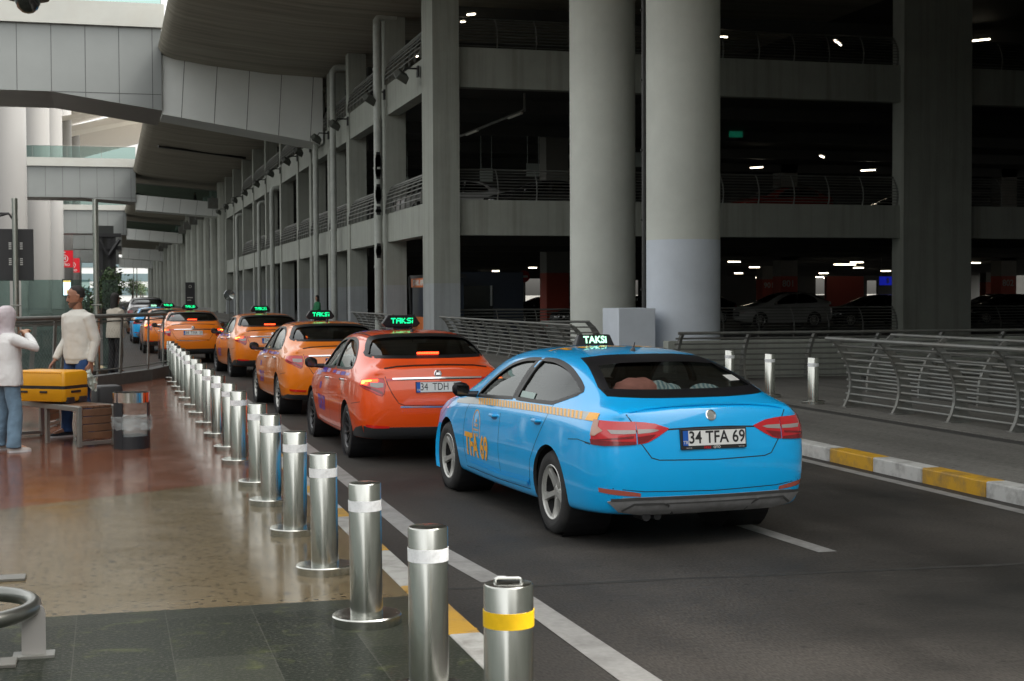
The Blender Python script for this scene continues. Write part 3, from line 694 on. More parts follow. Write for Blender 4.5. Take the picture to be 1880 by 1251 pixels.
def build_sedan(label, paint_m, plate, loc, rz, detail=2, lit=True, rimm=None, letters='TDH 29', group='taxis queueing along the kerb', black_low=True):
    root = thing('taxi', label, 'taxi', loc, rz, group)
    S = dict(EGEA); S['pillar'] = [(.95,1.03),(.85,1.378),(.715,1.380),(.815,1.03)]
    body, P = car_body(S, [paint_m, M_cabin], root)
    glaze(P, S, root, M_glass, M_glassd, bw=.034)
    cabin(root, S)
    for wx in (0, S['wb']):
        for sg in (1, -1): make_wheel(root, wx, .775*sg, sg, S['wr'], .205, .215, 'ten', rimm or M_rimdark)
    L = []
    for sg in (1, -1):
        L += [('side', [(1.12,1.0),(1.13,.80),(1.15,.55),(1.13,.33)], sg, .007), ('side', [(1.98,.965),(2.08,.80),(2.12,.55),(2.08,.33)], sg, .007),
              ('side', [(-.02,1.045),(.08,.90),(.24,.72),(.38,.55),(.43,.33)], sg, .007), ('side', [(2.08,.30),(1.2,.285),(.43,.30)], sg, .006),
              ('side', [(-.40,.66),(-.60,.68),(-.78,.70)], sg, .006)]
    L += [('rear', [(.63,1.09),(.60,.99),(.575,.90),(.53,.80),(.46,.69),(.40,.668),(0,.66),(-.40,.668),(-.46,.69),(-.53,.80),(-.575,.90),(-.60,.99),(-.63,1.09)], 1, .008)]
    seams(P, root, L)
    P.line('rear', [(.60,1.078),(.45,1.098),(.25,1.106),(0,1.110),(-.25,1.106),(-.45,1.098),(-.60,1.078)], .012, .006).build('boot_lip', M_gloss, root, fixn=False)
    P.line('rear', [(.52,.965),(.25,.968),(0,.970),(-.25,.968),(-.52,.965)], .018, .010).build('chrome_strip', M_chrome, root, fixn=False)
    P.line('rear', [(.52,.952),(0,.956),(-.52,.952)], .010, .005).build('strip_shadow_gap', M_seam, root, fixn=False)
    P.line('rear', [(.44,.650),(0,.642),(-.44,.650)], .016, .006).build('chrome_strip', M_chrome, root, fixn=False)
    for sg in (1, -1):
        ol = P.patch('corner', [[(70,.955),(55,.968),(38,.972),(26,.968),(22,.90),(24,.80),(27,.775),(33,.79),(45,.835),(60,.865),(70,.89)]], .006, sg, thick=.012).build('tail_lamp', M_lens, root, fixn=False)
        P.patch('rear', [[(sg*y, z) for y, z in ((.60,.968),(.50,.966),(.40,.955),(.50,.945),(.585,.94))]], .006, thick=.012).build('tail_lamp', M_lens, root, fixn=False)
        P.patch('corner', [[(46,.925),(34,.925),(25,.918),(25,.872),(34,.865),(44,.880)]], .009, sg).build('reversing_lens', M_lensw, ol, fixn=False)
        P.patch('corner', [[(62,.885),(45,.855),(33,.815),(26,.79),(25,.81),(30,.835),(44,.872),(62,.90)]], .009, sg).build('lower_lens', M_lensd, ol, fixn=False)
        P.patch('corner', [[(71,.957),(55,.971),(38,.975),(25.5,.971),(21.5,.90),(23.3,.80),(26.5,.771),(33,.786),(45,.831),(60,.861),(71,.887)]], .003, sg).build('lamp_surround', M_gloss, ol, fixn=False)
        if lit:
            P.patch('corner', [[(66,.948),(50,.960),(34,.962),(34,.932),(48,.930),(50,.895),(66,.900)]], .0095, sg).build('lit_lens', M_lit, ol, fixn=False)
            P.patch('corner', [[(63,.940),(44,.950),(44,.939),(55,.932),(57,.908),(63,.908)]], .0105, sg).build('bulb_glow', M_litc, ol, fixn=False)
        P.patch('corner', [[(52,.452),(38,.445),(25,.438),(16,.436),(16,.412),(27,.410),(40,.412),(52,.425)]], .014, sg).build('bumper_reflector', mat('reflector_red', (.75,.02,.015), .2, coat=.8), root, fixn=False)
        for hx, hz in ((1.28,.872),(.20,.905)):
            p, nn = P.ray('side', hx, hz, sg); m = MB()
            m.tube([(hx+.085,p.y-.005*sg,hz-.006),(hx+.06,p.y+.022*sg,hz),(hx-.05,p.y+.026*sg,hz+.004),(hx-.09,p.y-.004*sg,hz+.004)], [.010,.015,.015,.010], 8)
            m.build('door_handle', M_chrome if detail > 1 else paint_m, root)
        make_mirror(root, 1.90, .87*sg, 1.03, sg, M_gloss)
        P.patch('front', [[(sg*y, z) for y, z in ((.40,.66),(.56,.69),(.66,.74),(.68,.68),(.60,.60),(.42,.60))]], .005).build('headlight', M_lensw, root, fixn=False)
        # purple lettering and patchy decal band on the shoulder
        d = MB(); wipe_text(P, letters, 'side', 1.70, .52, .25, None, sg, .62, .010, flip=(sg > 0), mb=d)
        for (x0, x1, z0, z1) in ((1.86,1.50,.915,.985),(1.02,.80,.945,.99),(.45,.16,.945,1.0),(1.86,1.74,.70,.80)):
            P.patch('side', [[(x0,z0),(x1,z0+.01),(x1-.04,z1),(x0-.04,z1-.01)]], .0022, sg, mb=d)
        d.build('door_decal', M_purple_t, root, fixn=False)
        d = MB()
        for (x0, x1, z0, z1) in ((2.25,1.90,.865,.93),(1.46,1.24,.93,.99),(.76,.50,.94,.99),(.12,-.10,.955,1.0)):
            P.patch('side', [[(x0,z0),(x1,z0+.01),(x1-.04,z1),(x0-.04,z1-.01)]], .0018, sg, mb=d)
        d.build('door_decal', M_lilac_t, root, fixn=False)
    # dark lower bumper
    hi = .425 if black_low else .36
    low = [(.82,hi+.005),(.62,hi-.005) if black_low else (.70,hi),(0,hi-.01),(-.62,hi-.005),(-.82,hi+.005),(-.80,.30),(-.60,.285),(0,.28),(.60,.285),(.80,.30)]
    P.patch('rear', [low], .012, 1, step=.03, thick=.018).build('lower_bumper', mat('bumper_black', (.03,.03,.032), .5), root, fixn=False)
    for sg in (1, -1):
        P.patch('side', [[(-.36,.285),(-.80,.30),(-.80,hi+.01),(-.58,hi-.03),(-.40,.33)]], .010, sg, step=.03).build('lower_bumper', mat('bumper_black', (.03,.03,.032), .5), root, fixn=False)
    p, nn = P.ray('rear', 0, 1.015); Mx = Matrix.Translation(p) @ nn.to_track_quat('Z', 'Y').to_matrix().to_4x4(); b = MB()
    b.lathe([(.045,-.004),(.045,.006),(.038,.009),(.035,.005)], 28, 0, Mx); b.lathe([(.001,.005),(.035,.005)], 28, 1, Mx)
    for k in (-1.5,-.5,.5,1.5): b.add([Mx @ Vector((a, c, .0065)) for a, c in ((k*.011-.004,-.014),(k*.011+.003,-.014),(k*.011+.005,.014),(k*.011-.002,.014))], [(0,1,2,3)], 0)
    b.build('badge', [M_chrome, mat('badge_dark', (.10,.02,.03), .3)], root)
    number_plate(root, plate, P.ray('rear', 0, .86)[0].x-.016, .868, framec=False)
    if lit:
        m = MB(); xx = P.ray('rear', 0, 1.215)[0].x+.03
        for i in range(9): m.box(xx, xx+.02, -.125+i*.029, -.100+i*.029, 1.224, 1.246)
        m.build('brake_light', mat('brake_lit', (.8,.05,.02), .3, emit=(1,.05,.01), estr=1.6), root)
    z0 = P.ray('top', .30, 0)[0].z; an = MB(); an.tube([(.30,0,z0-.01),(.30,0,z0+.03)], [.03,.014], 8); an.tube([(.30,0,z0+.02),(.20,-.01,z0+.22)], [.006,.0035], 6); an.build('antenna', M_black, root)
    r = MB(); wipe_text(P, letters, 'top', .80, 0, .30, None, 1, 1.2, .01, rot=-pi/2, mb=r); r.build('roof_lettering', M_purple_t, root, fixn=False)
    for sg in (1, -1): P.line('top', [(-.05,.535*sg),(.3,.560*sg),(.8,.575*sg),(1.2,.565*sg),(1.6,.54*sg)], .018, .003).build('roof_channel', M_seam, root, fixn=False)
    taxi_sign(root, .95, P.ray('top', .95, 0)[0].z+.01, 'hex')
    return root, P, S
# ------------------------------------------------------------------ setting
def at(px, py, Y):      # a photo pixel (1880 wide) and a real distance along the road give a world point
    d = _F+_Rt*((px-940)/2678.0)-_U*((py-625.5)/2678.0); t = Y/d.y
    return Vector((0,0,1.92))+d*t
def tex_mat(name, build):
    m = bpy.data.materials.new(name); m.use_nodes = True; MATS[name] = m; build(m.node_tree, m.node_tree.nodes, m.node_tree.links, m.node_tree.nodes['Principled BSDF']); return m
def N(n, t, **kw):
    x = n.new(t)
    for k, v in kw.items():
        if hasattr(x, k): setattr(x, k, v)
        else: x.inputs[k].default_value = v
    return x
def terrazzo(name, c1, c2, speck, rough, sp=.45, ior=1.18):
    def b(nt, n, l, p):
        tc = N(n, 'ShaderNodeTexCoord'); big = N(n, 'ShaderNodeTexNoise', Scale=.7, Detail=5.0); l.new(tc.outputs['Object'], big.inputs['Vector'])
        v = N(n, 'ShaderNodeTexVoronoi', voronoi_dimensions='2D', Scale=14.0); l.new(tc.outputs['Object'], v.inputs['Vector'])
        m1 = N(n, 'ShaderNodeMix', data_type='RGBA'); l.new(big.outputs[0], m1.inputs[0]); m1.inputs[6].default_value = (*c1, 1); m1.inputs[7].default_value = (*c2, 1)
        # dark chips where the cell's random value is high and the distance small
        r = N(n, 'ShaderNodeMapRange'); r.inputs[1].default_value = .15; r.inputs[2].default_value = .22; r.inputs[3].default_value = 1; r.inputs[4].default_value = 0; l.new(v.outputs['Distance'], r.inputs[0])
        sc = N(n, 'ShaderNodeSeparateColor'); l.new(v.outputs['Color'], sc.inputs[0])
        gt = N(n, 'ShaderNodeMath', operation='GREATER_THAN'); gt.inputs[1].default_value = 1-sp; l.new(sc.outputs[0], gt.inputs[0])
        mu = N(n, 'ShaderNodeMath', operation='MULTIPLY'); l.new(r.outputs[0], mu.inputs[0]); l.new(gt.outputs[0], mu.inputs[1])
        mm = N(n, 'ShaderNodeMath', operation='MULTIPLY'); mm.inputs[1].default_value = .95; l.new(mu.outputs[0], mm.inputs[0])
        m2 = N(n, 'ShaderNodeMix', data_type='RGBA'); l.new(mm.outputs[0], m2.inputs[0]); l.new(m1.outputs[2], m2.inputs[6]); m2.inputs[7].default_value = (*speck, 1)
        # sparse larger stains
        v2 = N(n, 'ShaderNodeTexVoronoi', voronoi_dimensions='2D', Scale=1.15); 
        mp = N(n, 'ShaderNodeMapping'); mp.inputs['Scale'].default_value = (1, .6, 1); l.new(tc.outputs['Object'], mp.inputs[0]); l.new(mp.outputs[0], v2.inputs['Vector'])
        r2 = N(n, 'ShaderNodeMapRange'); r2.inputs[1].default_value = .022; r2.inputs[2].default_value = .034; r2.inputs[3].default_value = .8; r2.inputs[4].default_value = 0; l.new(v2.outputs['Distance'], r2.inputs[0])
        m3 = N(n, 'ShaderNodeMix', data_type='RGBA'); l.new(r2.outputs[0], m3.inputs[0]); l.new(m2.outputs[2], m3.inputs[6]); m3.inputs[7].default_value = (.03,.025,.022,1)
        l.new(m3.outputs[2], p.inputs['Base Color']); p.inputs['IOR'].default_value = ior
        n2 = N(n, 'ShaderNodeTexNoise', Scale=2.2, Detail=6.0); l.new(tc.outputs['Object'], n2.inputs['Vector'])
        rr = N(n, 'ShaderNodeMapRange'); rr.inputs[1].default_value = .3; rr.inputs[2].default_value = .7; rr.inputs[3].default_value = rough-.04; rr.inputs[4].default_value = rough+.06; l.new(n2.outputs[0], rr.inputs[0]); l.new(rr.outputs[0], p.inputs['Roughness'])
        bp = N(n, 'ShaderNodeBump', Strength=.004, Distance=.01); n3 = N(n, 'ShaderNodeTexNoise', Scale=3.5, Detail=3.0); l.new(tc.outputs['Object'], n3.inputs['Vector']); l.new(n3.outputs[0], bp.inputs['Height']); l.new(bp.outputs[0], p.inputs['Normal'])
    return tex_mat(name, b)
M_floor_red = terrazzo('terrazzo_red', (.12,.046,.027), (.155,.065,.040), (.02,.010,.008), .14, .35, 1.16)
M_floor_beige = terrazzo('terrazzo_beige', (.105,.080,.046), (.145,.111,.064), (.022,.017,.011), .15, .6, 1.20)
def _tiles(nt, n, l, p):
    tc = N(n, 'ShaderNodeTexCoord'); mp = N(n, 'ShaderNodeMapping'); mp.inputs['Location'].default_value = (.18, .35, 0); l.new(tc.outputs['Object'], mp.inputs[0])
    br = N(n, 'ShaderNodeTexBrick'); br.offset = 0.0; br.inputs['Scale'].default_value = 1.0; br.inputs['Mortar Size'].default_value = .003; br.inputs['Brick Width'].default_value = .46; br.inputs['Row Height'].default_value = .92
    br.inputs['Color1'].default_value = (.010,.013,.010,1); br.inputs['Color2'].default_value = (.034,.037,.029,1); br.inputs['Mortar'].default_value = (.045,.047,.04,1); br.inputs['Bias'].default_value = 0
    l.new(mp.outputs[0], br.inputs['Vector'])
    w = N(n, 'ShaderNodeTexNoise', Scale=2.6, Detail=9.0, Distortion=3.2); w.inputs['Roughness'].default_value = .6; l.new(tc.outputs['Object'], w.inputs['Vector'])
    r = N(n, 'ShaderNodeMapRange'); r.inputs[1].default_value = .55; r.inputs[2].default_value = .74; r.inputs[3].default_value = 0; r.inputs[4].default_value = .7; l.new(w.outputs[0], r.inputs[0])
    m = N(n, 'ShaderNodeMix', data_type='RGBA'); l.new(r.outputs[0], m.inputs[0]); l.new(br.outputs[0], m.inputs[6]); m.inputs[7].default_value = (.075,.085,.035,1)
    sp = N(n, 'ShaderNodeTexNoise', Scale=55.0, Detail=3.0); l.new(tc.outputs['Object'], sp.inputs['Vector']); r2 = N(n, 'ShaderNodeMapRange'); r2.inputs[1].default_value = .5; r2.inputs[2].default_value = .8; r2.inputs[3].default_value = 0; r2.inputs[4].default_value = .8; l.new(sp.outputs[0], r2.inputs[0])
    m2 = N(n, 'ShaderNodeMix', data_type='RGBA'); l.new(r2.outputs[0], m2.inputs[0]); l.new(m.outputs[2], m2.inputs[6]); m2.inputs[7].default_value = (.08,.078,.068,1); l.new(m2.outputs[2], p.inputs['Base Color'])
    p.inputs['Roughness'].default_value = .30; p.inputs['IOR'].default_value = 1.08
    bp = N(n, 'ShaderNodeBump', Strength=.15, Distance=.01); l.new(sp.outputs[0], bp.inputs['Height']); l.new(bp.outputs[0], p.inputs['Normal'])
M_floor_dark = tex_mat('stone_tiles_dark', _tiles)
def asphalt(name, c1, c2, rough=.75, st=(1,1,1)):
    def b(nt, n, l, p):
        tc = N(n, 'ShaderNodeTexCoord'); mp = N(n, 'ShaderNodeMapping'); mp.inputs['Scale'].default_value = st; l.new(tc.outputs['Object'], mp.inputs[0])
        a = N(n, 'ShaderNodeTexNoise', Scale=.45, Detail=7.0); a.inputs['Roughness'].default_value = .62; l.new(tc.outputs['Object'], a.inputs['Vector'])
        g = N(n, 'ShaderNodeTexNoise', Scale=70.0, Detail=3.0); l.new(mp.outputs[0], g.inputs['Vector'])
        r = N(n, 'ShaderNodeMapRange'); r.inputs[1].default_value = .3; r.inputs[2].default_value = .7; l.new(a.outputs[0], r.inputs[0])
        m = N(n, 'ShaderNodeMix', data_type='RGBA'); l.new(r.outputs[0], m.inputs[0]); m.inputs[6].default_value = (*c1,1); m.inputs[7].default_value = (*c2,1)
        r2 = N(n, 'ShaderNodeMapRange'); r2.inputs[1].default_value = .3; r2.inputs[2].default_value = .7; r2.inputs[3].default_value = .72; r2.inputs[4].default_value = 1.3; l.new(g.outputs[0], r2.inputs[0])
        s = N(n, 'ShaderNodeVectorMath', operation='SCALE'); l.new(m.outputs[2], s.inputs[0]); l.new(r2.outputs[0], s.inputs['Scale'])
        v = N(n, 'ShaderNodeTexVoronoi', voronoi_dimensions='2D', Scale=1.7); l.new(tc.outputs['Object'], v.inputs['Vector']); nd = N(n, 'ShaderNodeTexNoise', Scale=6.0); l.new(tc.outputs['Object'], nd.inputs['Vector'])
        ad = N(n, 'ShaderNodeMath', operation='MULTIPLY_ADD'); ad.inputs[1].default_value = .10; ad.inputs[2].default_value = -.05; l.new(nd.outputs[0], ad.inputs[0]); a2 = N(n, 'ShaderNodeMath', operation='ADD'); l.new(ad.outputs[0], a2.inputs[0]); l.new(v.outputs['Distance'], a2.inputs[1])
        mt = N(n, 'ShaderNodeMapping'); mt.inputs['Scale'].default_value = (1.1, .025, 1); l.new(tc.outputs['Object'], mt.inputs[0]); tt = N(n, 'ShaderNodeTexNoise', Scale=1.0, Detail=5.0); l.new(mt.outputs[0], tt.inputs['Vector']); tr = N(n, 'ShaderNodeMapRange'); tr.inputs[1].default_value = .3; tr.inputs[2].default_value = .7; tr.inputs[3].default_value = .72; tr.inputs[4].default_value = 1.3; l.new(tt.outputs[0], tr.inputs[0]); s2 = N(n, 'ShaderNodeVectorMath', operation='SCALE'); l.new(s.outputs[0], s2.inputs[0]); l.new(tr.outputs[0], s2.inputs['Scale']); s = s2
        r3 = N(n, 'ShaderNodeMapRange'); r3.inputs[1].default_value = .01; r3.inputs[2].default_value = .04; r3.inputs[3].default_value = .6; r3.inputs[4].default_value = 0; l.new(a2.outputs[0], r3.inputs[0])
        m3 = N(n, 'ShaderNodeMix', data_type='RGBA'); l.new(r3.outputs[0], m3.inputs[0]); l.new(s.outputs[0], m3.inputs[6]); m3.inputs[7].default_value = (.012,.012,.011,1)
        l.new(m3.outputs[2], p.inputs['Base Color']); p.inputs['Specular IOR Level'].default_value = .12
        rr = N(n, 'ShaderNodeMapRange'); rr.inputs[1].default_value = .3; rr.inputs[2].default_value = .7; rr.inputs[3].default_value = rough-.12; rr.inputs[4].default_value = rough+.1; l.new(a.outputs[0], rr.inputs[0]); l.new(rr.outputs[0], p.inputs['Roughness'])
        bp = N(n, 'ShaderNodeBump', Strength=.35, Distance=.006); l.new(g.outputs[0], bp.inputs['Height']); l.new(bp.outputs[0], p.inputs['Normal'])
    return tex_mat(name, b)
M_road = asphalt('road_asphalt', (.022,.0215,.0205), (.062,.056,.050), .66, (1,.35,1))
M_island = asphalt('island_concrete', (.13,.125,.115), (.17,.165,.15), .8, (.3,1,1))
M_ground = asphalt('ground_concrete', (.10,.098,.092), (.14,.135,.125), .85)
def concrete(name, c, streak=.5, sc=1.0, rough=.75, foot=None):
    def b(nt, n, l, p):
        tc = N(n, 'ShaderNodeTexCoord'); mp = N(n, 'ShaderNodeMapping'); mp.inputs['Scale'].default_value = (2.8*sc, 2.8*sc, .10*sc); l.new(tc.outputs['Object'], mp.inputs[0])
        a = N(n, 'ShaderNodeTexNoise', Scale=1.0, Detail=7.0); a.inputs['Roughness'].default_value = .65; l.new(mp.outputs[0], a.inputs['Vector'])
        g = N(n, 'ShaderNodeTexNoise', Scale=.5*sc, Detail=8.0); g.inputs['Roughness'].default_value = .7; l.new(tc.outputs['Object'], g.inputs['Vector'])
        r = N(n, 'ShaderNodeMapRange'); r.inputs[1].default_value = .48; r.inputs[2].default_value = .75; r.inputs[3].default_value = 0; r.inputs[4].default_value = streak; l.new(a.outputs[0], r.inputs[0])
        r2 = N(n, 'ShaderNodeMapRange'); r2.inputs[1].default_value = .25; r2.inputs[2].default_value = .75; r2.inputs[3].default_value = .85; r2.inputs[4].default_value = 1.14; l.new(g.outputs[0], r2.inputs[0])
        m = N(n, 'ShaderNodeMix', data_type='RGBA'); l.new(r.outputs[0], m.inputs[0]); m.inputs[6].default_value = (*c,1); m.inputs[7].default_value = (c[0]*.42,c[1]*.40,c[2]*.34,1)
        if foot:
            sx_ = N(n, 'ShaderNodeSeparateXYZ'); l.new(tc.outputs['Object'], sx_.inputs[0]); lt = N(n, 'ShaderNodeMath', operation='LESS_THAN'); lt.inputs[1].default_value = foot[0]; l.new(sx_.outputs[2], lt.inputs[0])
            mf = N(n, 'ShaderNodeMix', data_type='RGBA'); l.new(lt.outputs[0], mf.inputs[0]); mf.inputs[6].default_value = (*c,1); mf.inputs[7].default_value = (*foot[1],1); l.new(mf.outputs[2], m.inputs[6])
        s = N(n, 'ShaderNodeVectorMath', operation='SCALE'); l.new(m.outputs[2], s.inputs[0]); l.new(r2.outputs[0], s.inputs['Scale']); l.new(s.outputs[0], p.inputs['Base Color']); p.inputs['Roughness'].default_value = rough
        bp = N(n, 'ShaderNodeBump', Strength=.12, Distance=.02); l.new(g.outputs[0], bp.inputs['Height']); l.new(bp.outputs[0], p.inputs['Normal'])
    return tex_mat(name, b)
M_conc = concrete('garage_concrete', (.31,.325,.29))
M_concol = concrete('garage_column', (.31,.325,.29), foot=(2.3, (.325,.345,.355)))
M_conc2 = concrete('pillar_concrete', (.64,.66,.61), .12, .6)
M_concp = concrete('pillar_painted', (.66,.71,.78), .08, .6)
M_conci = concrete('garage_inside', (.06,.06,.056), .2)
M_soffit = tex_mat('board_marked_concrete', lambda nt, n, l, p: _soff(nt, n, l, p)) if False else None
def _soff(nt, n, l, p):
    tc = N(n, 'ShaderNodeTexCoord'); mp = N(n, 'ShaderNodeMapping'); mp.inputs['Scale'].default_value = (2.6, .05, 1); l.new(tc.outputs['Object'], mp.inputs[0])
    mp2 = N(n, 'ShaderNodeMapping'); mp2.inputs['Scale'].default_value = (.10, 2.2, 1); mp2.inputs['Rotation'].default_value = (0,0,.12); l.new(tc.outputs['Object'], mp2.inputs[0])
    a = N(n, 'ShaderNodeTexNoise', Scale=1.0, Detail=6.0); l.new(mp2.outputs[0], a.inputs['Vector'])
    g = N(n, 'ShaderNodeTexNoise', Scale=.22, Detail=7.0); g.inputs['Roughness'].default_value = .65; l.new(tc.outputs['Object'], g.inputs['Vector'])
    r = N(n, 'ShaderNodeMapRange'); r.inputs[1].default_value = .3; r.inputs[2].default_value = .7; r.inputs[3].default_value = .72; r.inputs[4].default_value = 1.25; l.new(a.outputs[0], r.inputs[0])
    m = N(n, 'ShaderNodeMix', data_type='RGBA'); l.new(g.outputs[0], m.inputs[0]); m.inputs[6].default_value = (.22,.20,.16,1); m.inputs[7].default_value = (.34,.315,.255,1)
    s = N(n, 'ShaderNodeVectorMath', operation='SCALE'); l.new(m.outputs[2], s.inputs[0]); l.new(r.outputs[0], s.inputs['Scale']); l.new(s.outputs[0], p.inputs['Base Color']); p.inputs['Roughness'].default_value = .8
M_soffit = tex_mat('board_marked_concrete', _soff)
M_clad = mat('cladding_panel', (.205,.218,.215), .38, metal=.25, noise=.05, nscale=.7)
M_cladw = mat('cladding_white', (.34,.345,.325), .4, noise=.05, nscale=1, dirt=(.3,.28,.24), dirt_amt=.3, dscale=.8)
M_clad2 = mat('ramp_panel_lightened', (.68,.70,.68), .42, metal=.1, noise=.05, nscale=.7)  # bridge cladding with its colour lightened to offset the shade under the viaduct
M_cladu = mat('cladding_underside', (.26,.235,.215), .5, noise=.06, nscale=.7)
M_joint = mat('panel_joint', (.05,.05,.05), .8)
M_steel = mat('brushed_steel', (.56,.565,.53), .22, metal=1.0, noise=.07, nscale=3, stretch=(6,6,.5), dirt=(.26,.25,.22), dirt_amt=.35, dscale=2.5, rough_var=.06)
M_steelpol = mat('polished_steel', (.62,.62,.60), .16, metal=1.0, rough_var=.04)
M_galv = mat('galvanised_steel', (.185,.19,.18), .5, metal=.45, noise=.15, nscale=3, dirt=(.16,.14,.11), dirt_amt=.5, dscale=2)
M_pipe = mat('grey_pipe', (.40,.42,.39), .5, noise=.08, dirt=(.12,.12,.11), dirt_amt=.3)
M_tape = mat('reflective_tape', (.92,.93,.95), .35, noise=.05, nscale=20, dirt=(.3,.3,.3), dirt_amt=.4, dscale=30)
M_tapey = mat('yellow_tape', (.85,.52,.01), .4, noise=.06, nscale=40)
M_yel = mat('kerb_yellow', (.34,.19,.015), .6, dirt=(.13,.10,.07), dirt_amt=.9, dscale=5, bump=.15)
M_whi = mat('kerb_white', (.30,.30,.285), .65, dirt=(.12,.11,.10), dirt_amt=.9, dscale=5, bump=.15)
M_yel2 = mat('kerb_yellow_bright', (.55,.30,.012), .6, dirt=(.14,.11,.07), dirt_amt=.7, dscale=5, bump=.15)
M_whi2 = mat('kerb_white_bright', (.50,.50,.48), .65, dirt=(.13,.12,.11), dirt_amt=.7, dscale=5, bump=.15)
M_line = mat('road_paint', (.25,.245,.235), .7, noise=.12, nscale=25, dirt=(.12,.115,.11), dirt_amt=.75, dscale=3.5)
M_joints = mat('road_joint', (.018,.017,.015), .9, noise=.5, nscale=12)
M_white_col = mat('white_column', (.20,.197,.193), .35, noise=.02, nscale=.5)
M_bglass = glass('railing_glass', (.62,.74,.72), .10)
M_darkpanel = mat('dark_sign_back', (.022,.022,.024), .55)
M_lamp = mat('lamp_tube', (1,1,.95), .5, emit=(1,.88,.66), estr=2.2)
M_leaf = mat('dark_leaf', (.035,.07,.025), .7, noise=.4, nscale=2)

def struct(o, kind='structure'): o['kind'] = kind; return o
def sheet(name, pts, z, m, kind='structure'):
    s = MB(); s.add([(x, y, z) for x, y in pts], [tuple(range(len(pts)))]); return struct(s.build(name, m))
sheet('ground', [(-900,-600),(900,-600),(900,1500),(-900,1500)], -.03, M_ground)
sheet('road', [(-60,-60),(12.5,-60),(12.5,560),(-60,560)], 0, M_road)
sheet('service_yard', [(12.5,-60),(120,-60),(120,49.5),(12.5,49.5)], 0, M_ground)
# road markings
s = MB(); zz = .004
def strip(cx, w, y0, y1, z=.004, cx1=None):
    c1 = cx if cx1 is None else cx1; s.add([(cx-w/2,y0,z),(cx+w/2,y0,z),(c1+w/2,y1,z),(c1-w/2,y1,z)], [(0,1,2,3)])
s.add([(2.41,3,zz),(2.62,3,zz),(2.62,6.7,zz),(2.57,9.15,zz),(2.40,9.15,zz),(2.42,6.7,zz)], [(0,1,2,3,4,5)])
s.add([(2.37,9.35,zz),(2.55,9.35,zz),(2.44,10.8,zz),(2.47,16,zz),(2.47,34,zz),(2.30,34,zz),(2.29,16,zz),(2.25,10.8,zz)], [(0,1,2,3,4,5,6,7)])
strip(5.11, .15, 9.72, 12.8, cx1=4.95)
for k in range(9): strip(4.98, .14, 18.5+k*6, 21.5+k*6)
strip(7.66, .14, 5, 8.75); strip(7.66, .14, 9.2, 200)
struct(s.build('road_line', M_line))
s = MB(); s.add([at(*p, 40) for p in ()], []) if False else None
for a, b in (((.35,36),(-.55,44)), ((-3,40),(-4.2,52))):
    s.add([(a[0]-.1,a[1],zz),(a[0]+.1,a[1],zz),(b[0]+.1,b[1],zz),(b[0]-.1,b[1],zz)], [(0,1,2,3)])
struct(s.build('road_line_beige', mat('beige_line', (.40,.30,.16), .7, noise=.1)))
s = MB(); n = 60
pts = []
for i in range(n+1):
    x = 1.88+i*(12.6-1.88)/n; y = 9.22-.075*(x-1.9)+random.uniform(-.012,.012); pts.append((x, y, random.uniform(.018,.045)))
s.add([(x, y-w, .002) for x, y, w in pts]+[(x, y+w, .002) for x, y, w in pts], [(i, i+1, n+2+i, n+1+i) for i in range(n)])
struct(s.build('road_joint', M_joints))
# pavement
EDGE = 1.64
sheet('pavement_dark', [(-14,-20),(EDGE,-20),(EDGE,8.13),(-14,8.33)], .2, M_floor_dark)
sheet('pavement_beige', [(-14,8.33),(EDGE,8.13),(EDGE,13.95),(-.86,12.40),(-14,4.2+ -0.0)][:4]+[(-14,9.2)], .2, M_floor_beige)
fence_pts = [(-9.0,22.3),(-4.6,23.2),(-2.4,25.0),(-1.2,26.4),(0.0,28.9),(.75,30.5),(1.20,32.2)]
sheet('pavement_red', [(-14,9.2),(-.86,12.40),(EDGE,13.95),(EDGE,32.7),(1.20,32.2)]+fence_pts[::-1][1:]+[(-14,22.0)], .2, M_floor_red)
s = MB(); s.box(-14, EDGE-.002, -20, 22, -.02, .196); s.box(.9, EDGE-.002, 22, 32.6, -.02, .196); struct(s.build('pavement_base', M_conc))
# painted kerbs: each length is a block of its own paint, all one kerb
s = MB()
segs = [(-4,5.1,1),(5.1,7.15,1),(7.15,7.95,0),(8.0,8.25,0),(8.30,8.42,0),(8.42,8.73+.9,1),(9.65,9.97,0),(9.97,11.2,1)]
y = 11.2; k = 0
while y < 32: segs.append((y, y+(.45 if k % 2 == 0 else 1.0), k % 2)); y += .45 if k % 2 == 0 else 1.0; k += 1
for y0, y1, c in segs: s.box(EDGE, EDGE+.17, y0+.003, y1-.003, -.02, .203, c)
s.add([(EDGE+.18,7.95,.006),(2.02,8.05,.006),(1.98,8.2,.006),(EDGE+.18,8.27,.006)], [(0,1,2,3)], 0)
struct(s.build('kerb_near', [M_yel, M_whi], bevel=.012))
s = MB(); ys = [5.0,6.1,7.2,8.3,9.35,10.4,11.9,13.01,13.99,14.96,16.0,17.1]; c = 1
while ys[-1] < 90: ys.append(ys[-1]+1.05)
for i in range(len(ys)-1):
    s.box(7.88, 8.10, ys[i]+.004, ys[i+1]-.004, -.02, .153, i % 2)
struct(s.build('kerb_far', [M_yel2, M_whi2], bevel=.015))
s = MB(); s.box(8.10, 10.15, -20, 460, -.02, .15); s.box(10.45, 13.0, -20, 25, -.02, .15); s.box(10.45, 12.2, 25, 49.5, -.02, .15); s.box(10.15,10.45,21.5,460,-.02,.146); s.box(10.15,10.45,-20,21.5,-.02,.08); s.box(10.45,11,49.5,460,-.02,.146)
struct(s.build('traffic_island', M_island))
s = MB(); s.box(10.16,10.44,-20,21.45,.09,.142); 
struct(s.build('drain_channel', mat('drain_grate', (.035,.033,.03), .8, noise=.4, nscale=30)))

